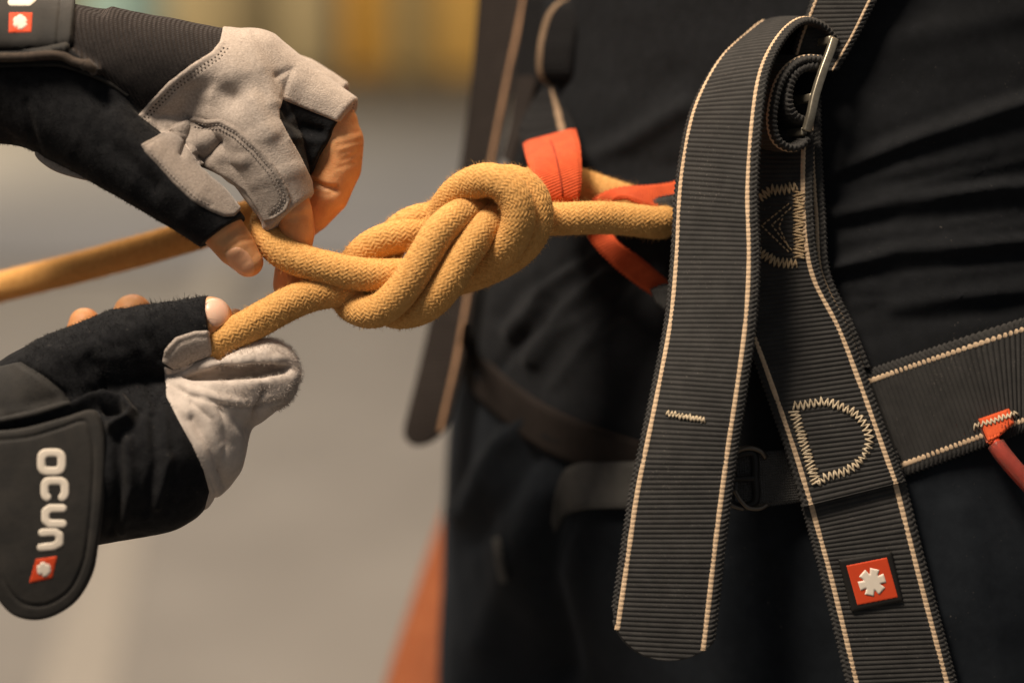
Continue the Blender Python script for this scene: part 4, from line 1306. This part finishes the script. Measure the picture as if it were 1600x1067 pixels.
inner_s = smin(ell(g4, (370, 585, -22), (88, 20, 34), -0.12), chain(g4, [(352, 556, -10, 22), (380, 500, 0, 40)]), 8)
F = smin(body, sleeve, 20)
F = smax(F, -inner_s, 6)
F = smin(F, thumb, 9)
st = [([(0, 668), (60, 656), (120, 640), (160, 622), (190, 622), (205, 640), (200, 655), (175, 668)], 17, 9), ([(0, 655), (60, 645), (120, 625), (165, 608)], -4, 7),
      ([(165, 640), (185, 640)], -12, 7), ([(30, 566), (70, 590), (100, 615), (112, 635)], -4, 5), ([(70, 570), (150, 540), (240, 500)], 4, 20),
      ([(140, 560), (170, 610), (215, 640)], -9, 14), ([(215, 560), (250, 640), (262, 700)], -4, 12), ([(200, 690), (205, 760), (190, 830)], 5, 9), ([(183, 690), (188, 760), (175, 830)], -5, 8),
      ([(255, 640), (262, 720), (245, 790)], 5, 9), ([(238, 650), (244, 720), (228, 800)], -4, 9), ([(300, 655), (330, 700), (352, 760)], -6, 10), ([(320, 630), (370, 690), (375, 740)], 5, 12),
      ([(385, 670), (400, 640), (412, 610)], -5, 8), ([(205, 500), (230, 530), (250, 560)], -4, 9), ([(285, 470), (310, 500)], 2, 10), ([(258, 570), (300, 610), (380, 630)], 2, 6)]
st = [(a_, b_ * 1.35, c_ * 0.9) for a_, b_, c_ in st]
st += [([(300, 630), (330, 655), (345, 690)], -3, 5), ([(340, 640), (352, 690), (345, 740)], -3, 5), ([(400, 630), (395, 660), (380, 690)], -4, 5), ([(430, 560), (450, 575), (455, 590)], 3, 6),
       ([(320, 560), (370, 562), (420, 552)], 3, 6), ([(350, 575), (400, 572)], -2.5, 5), ([(110, 560), (140, 610), (170, 640)], -4, 8), ([(60, 540), (120, 560), (190, 555)], 3, 10)]
G2 = finish(g4, F, st, [(0.013, 3.5), (0.04, 1.4)], it=1)
G2.obj('glove_body', M['fleece'], glove2)
hv, ht = hairs(G2.v, G2.n, 9000, 4.5, 0.3, 13, 1.0, np.where((G2.u > 40) & (G2.u < 330) & (G2.y < 640))[0])
hv2, ht2 = hairs(G2.v, G2.n, 160, 13.0, 0.35, 14, 1.2, np.where((G2.u > 225) & (G2.u < 335) & (G2.y < 505))[0])
f_ = mesh_obj('pile', np.vstack([hv, hv2]), np.vstack([ht, ht2 + len(hv)]), M['fleece'], glove2); f_['kind'] = 'stuff'
SL = [(256, 572), (270, 578), (332, 556), (345, 520), (425, 500), (520, 540), (520, 650), (420, 720), (420, 780), (330, 850), (285, 835), (318, 802), (327, 768), (318, 735), (300, 695), (278, 655), (260, 620)]
rimline = [(264, 592), (300, 611), (340, 622), (390, 627), (440, 614), (464, 585)]
P5 = G2.panel(SL, 3.4, 3.0, seams=[([(275, 640), (296, 680), (318, 725), (336, 768), (333, 800)], -2.0, 2.5), (rimline, 2.0, 5), (inset(rimline, 9), -1.8, 3)])
P5.obj('suede_palm', M['suede_pale'], glove2)
hv, ht = hairs(P5.v, P5.n, 9000, 7.0, 0.22, 15, 0.9, np.where((P5.u > 340) & (P5.y < 640))[0])
f_ = mesh_obj('nap', hv, ht, M['suede_pale'], glove2); f_['kind'] = 'stuff'
P6 = G2.panel([(253, 566), (257, 546), (274, 527), (304, 517), (328, 516), (340, 516), (340, 552), (305, 565), (272, 578)], 3.0, 3.0, wmax=0, seams=[([(262, 556), (280, 535), (306, 526), (326, 526)], -1.5, 2.5)])
P6.obj('suede_thumb', M['suede'], glove2)
PN = G2.panel([(-60, 590), (0, 572), (32, 565), (70, 588), (100, 612), (112, 632), (60, 650), (0, 662), (-60, 668)], 2.5, 4.0)
PN.obj('wrist_panel', M['neoprene'], glove2)
# wrist strap: a padded tab that hangs past the cuff
SPL = smooth_poly([(-130, 690), (-40, 676), (40, 668), (100, 652), (148, 640), (160, 660), (166, 700), (162, 780), (154, 850), (143, 898), (115, 943), (66, 967), (22, 960), (-8, 925), (-22, 880), (-60, 800), (-130, 770)])
g5 = Grid((-1010, 60, -220), (-560, 440, -20), 2.6)
X, Y = np.meshgrid(g5.ax[0], g5.ax[1], indexing='ij')
wf = -139 + 0.0011 * (X + 730) ** 2 + np.where(Y > 230, 0.0006 * (Y - 230) ** 2, 0) + np.where(Y < 170, 0.0016 * (170 - Y) ** 2, 0)
ff_ = 1 + wf / D0
d2 = -poly_sd(800 + (X / ff_).ravel(), 533.5 + (Y / ff_).ravel(), SPL).reshape(X.shape)
dw = np.abs(g5.Z - wf[..., None]) - 4.0
a_ = np.maximum(d2[..., None] + 5, 0); b_ = np.maximum(dw, 0)
F = (np.sqrt(a_ ** 2 + b_ ** 2) + np.minimum(np.maximum(d2[..., None] + 5, dw), 0) - 5.0).astype(np.float32)
vS, tS = nets(g5, F)
vS = relief(vS, tS, [([tuple(p) for p in (np.asarray(SPL) - [68, 790]) * [0.80, 0.88] + [68, 790]], -2.6, 2.4)], [(0.02, 1.2)])
ST = Skin(vS, tS)
ST.obj('wrist_strap', M['neoprene'], glove2)
front = -20.0
def letter(lines, wd):
    ST.panel(None, 1.3, 1.0, field=np.where(ST.n[:, 2] < -0.2, strokes_field(ST.u, ST.y, lines, wd), -5)).obj('logo_letter', M['white'], glove2)
# letters read downwards: each is turned a quarter turn clockwise
letter([rr(80.5, 721.5, 16, 14.5, 6)], 13.5)
letter([rr(85.5, 764.5, 16, 13.5, 6, 125, 415)], 13)
letter([[(98, 794), (78, 794), (71, 799), (71, 812), (78, 818), (98, 818)]], 13)
letter([[(64, 855), (84, 853), (93, 848), (93, 836), (86, 831), (66, 832)]], 12.5)
sqp = [(56, 873), (90, 868), (82, 903), (45, 911)]
ST.panel(None, 1.0, 1.0, field=np.where(ST.n[:, 2] < -0.2, poly_sd(ST.u, ST.y, sqp), -5)).obj('logo_square', M['red_print'], glove2)
ST.panel(None, 2.0, 1.0, field=np.where(ST.n[:, 2] < -0.2, star(68.5, 889, 12, 7, 0.4, 0.64)(ST.u, ST.y), -5)).obj('logo_mark', M['white'], glove2)
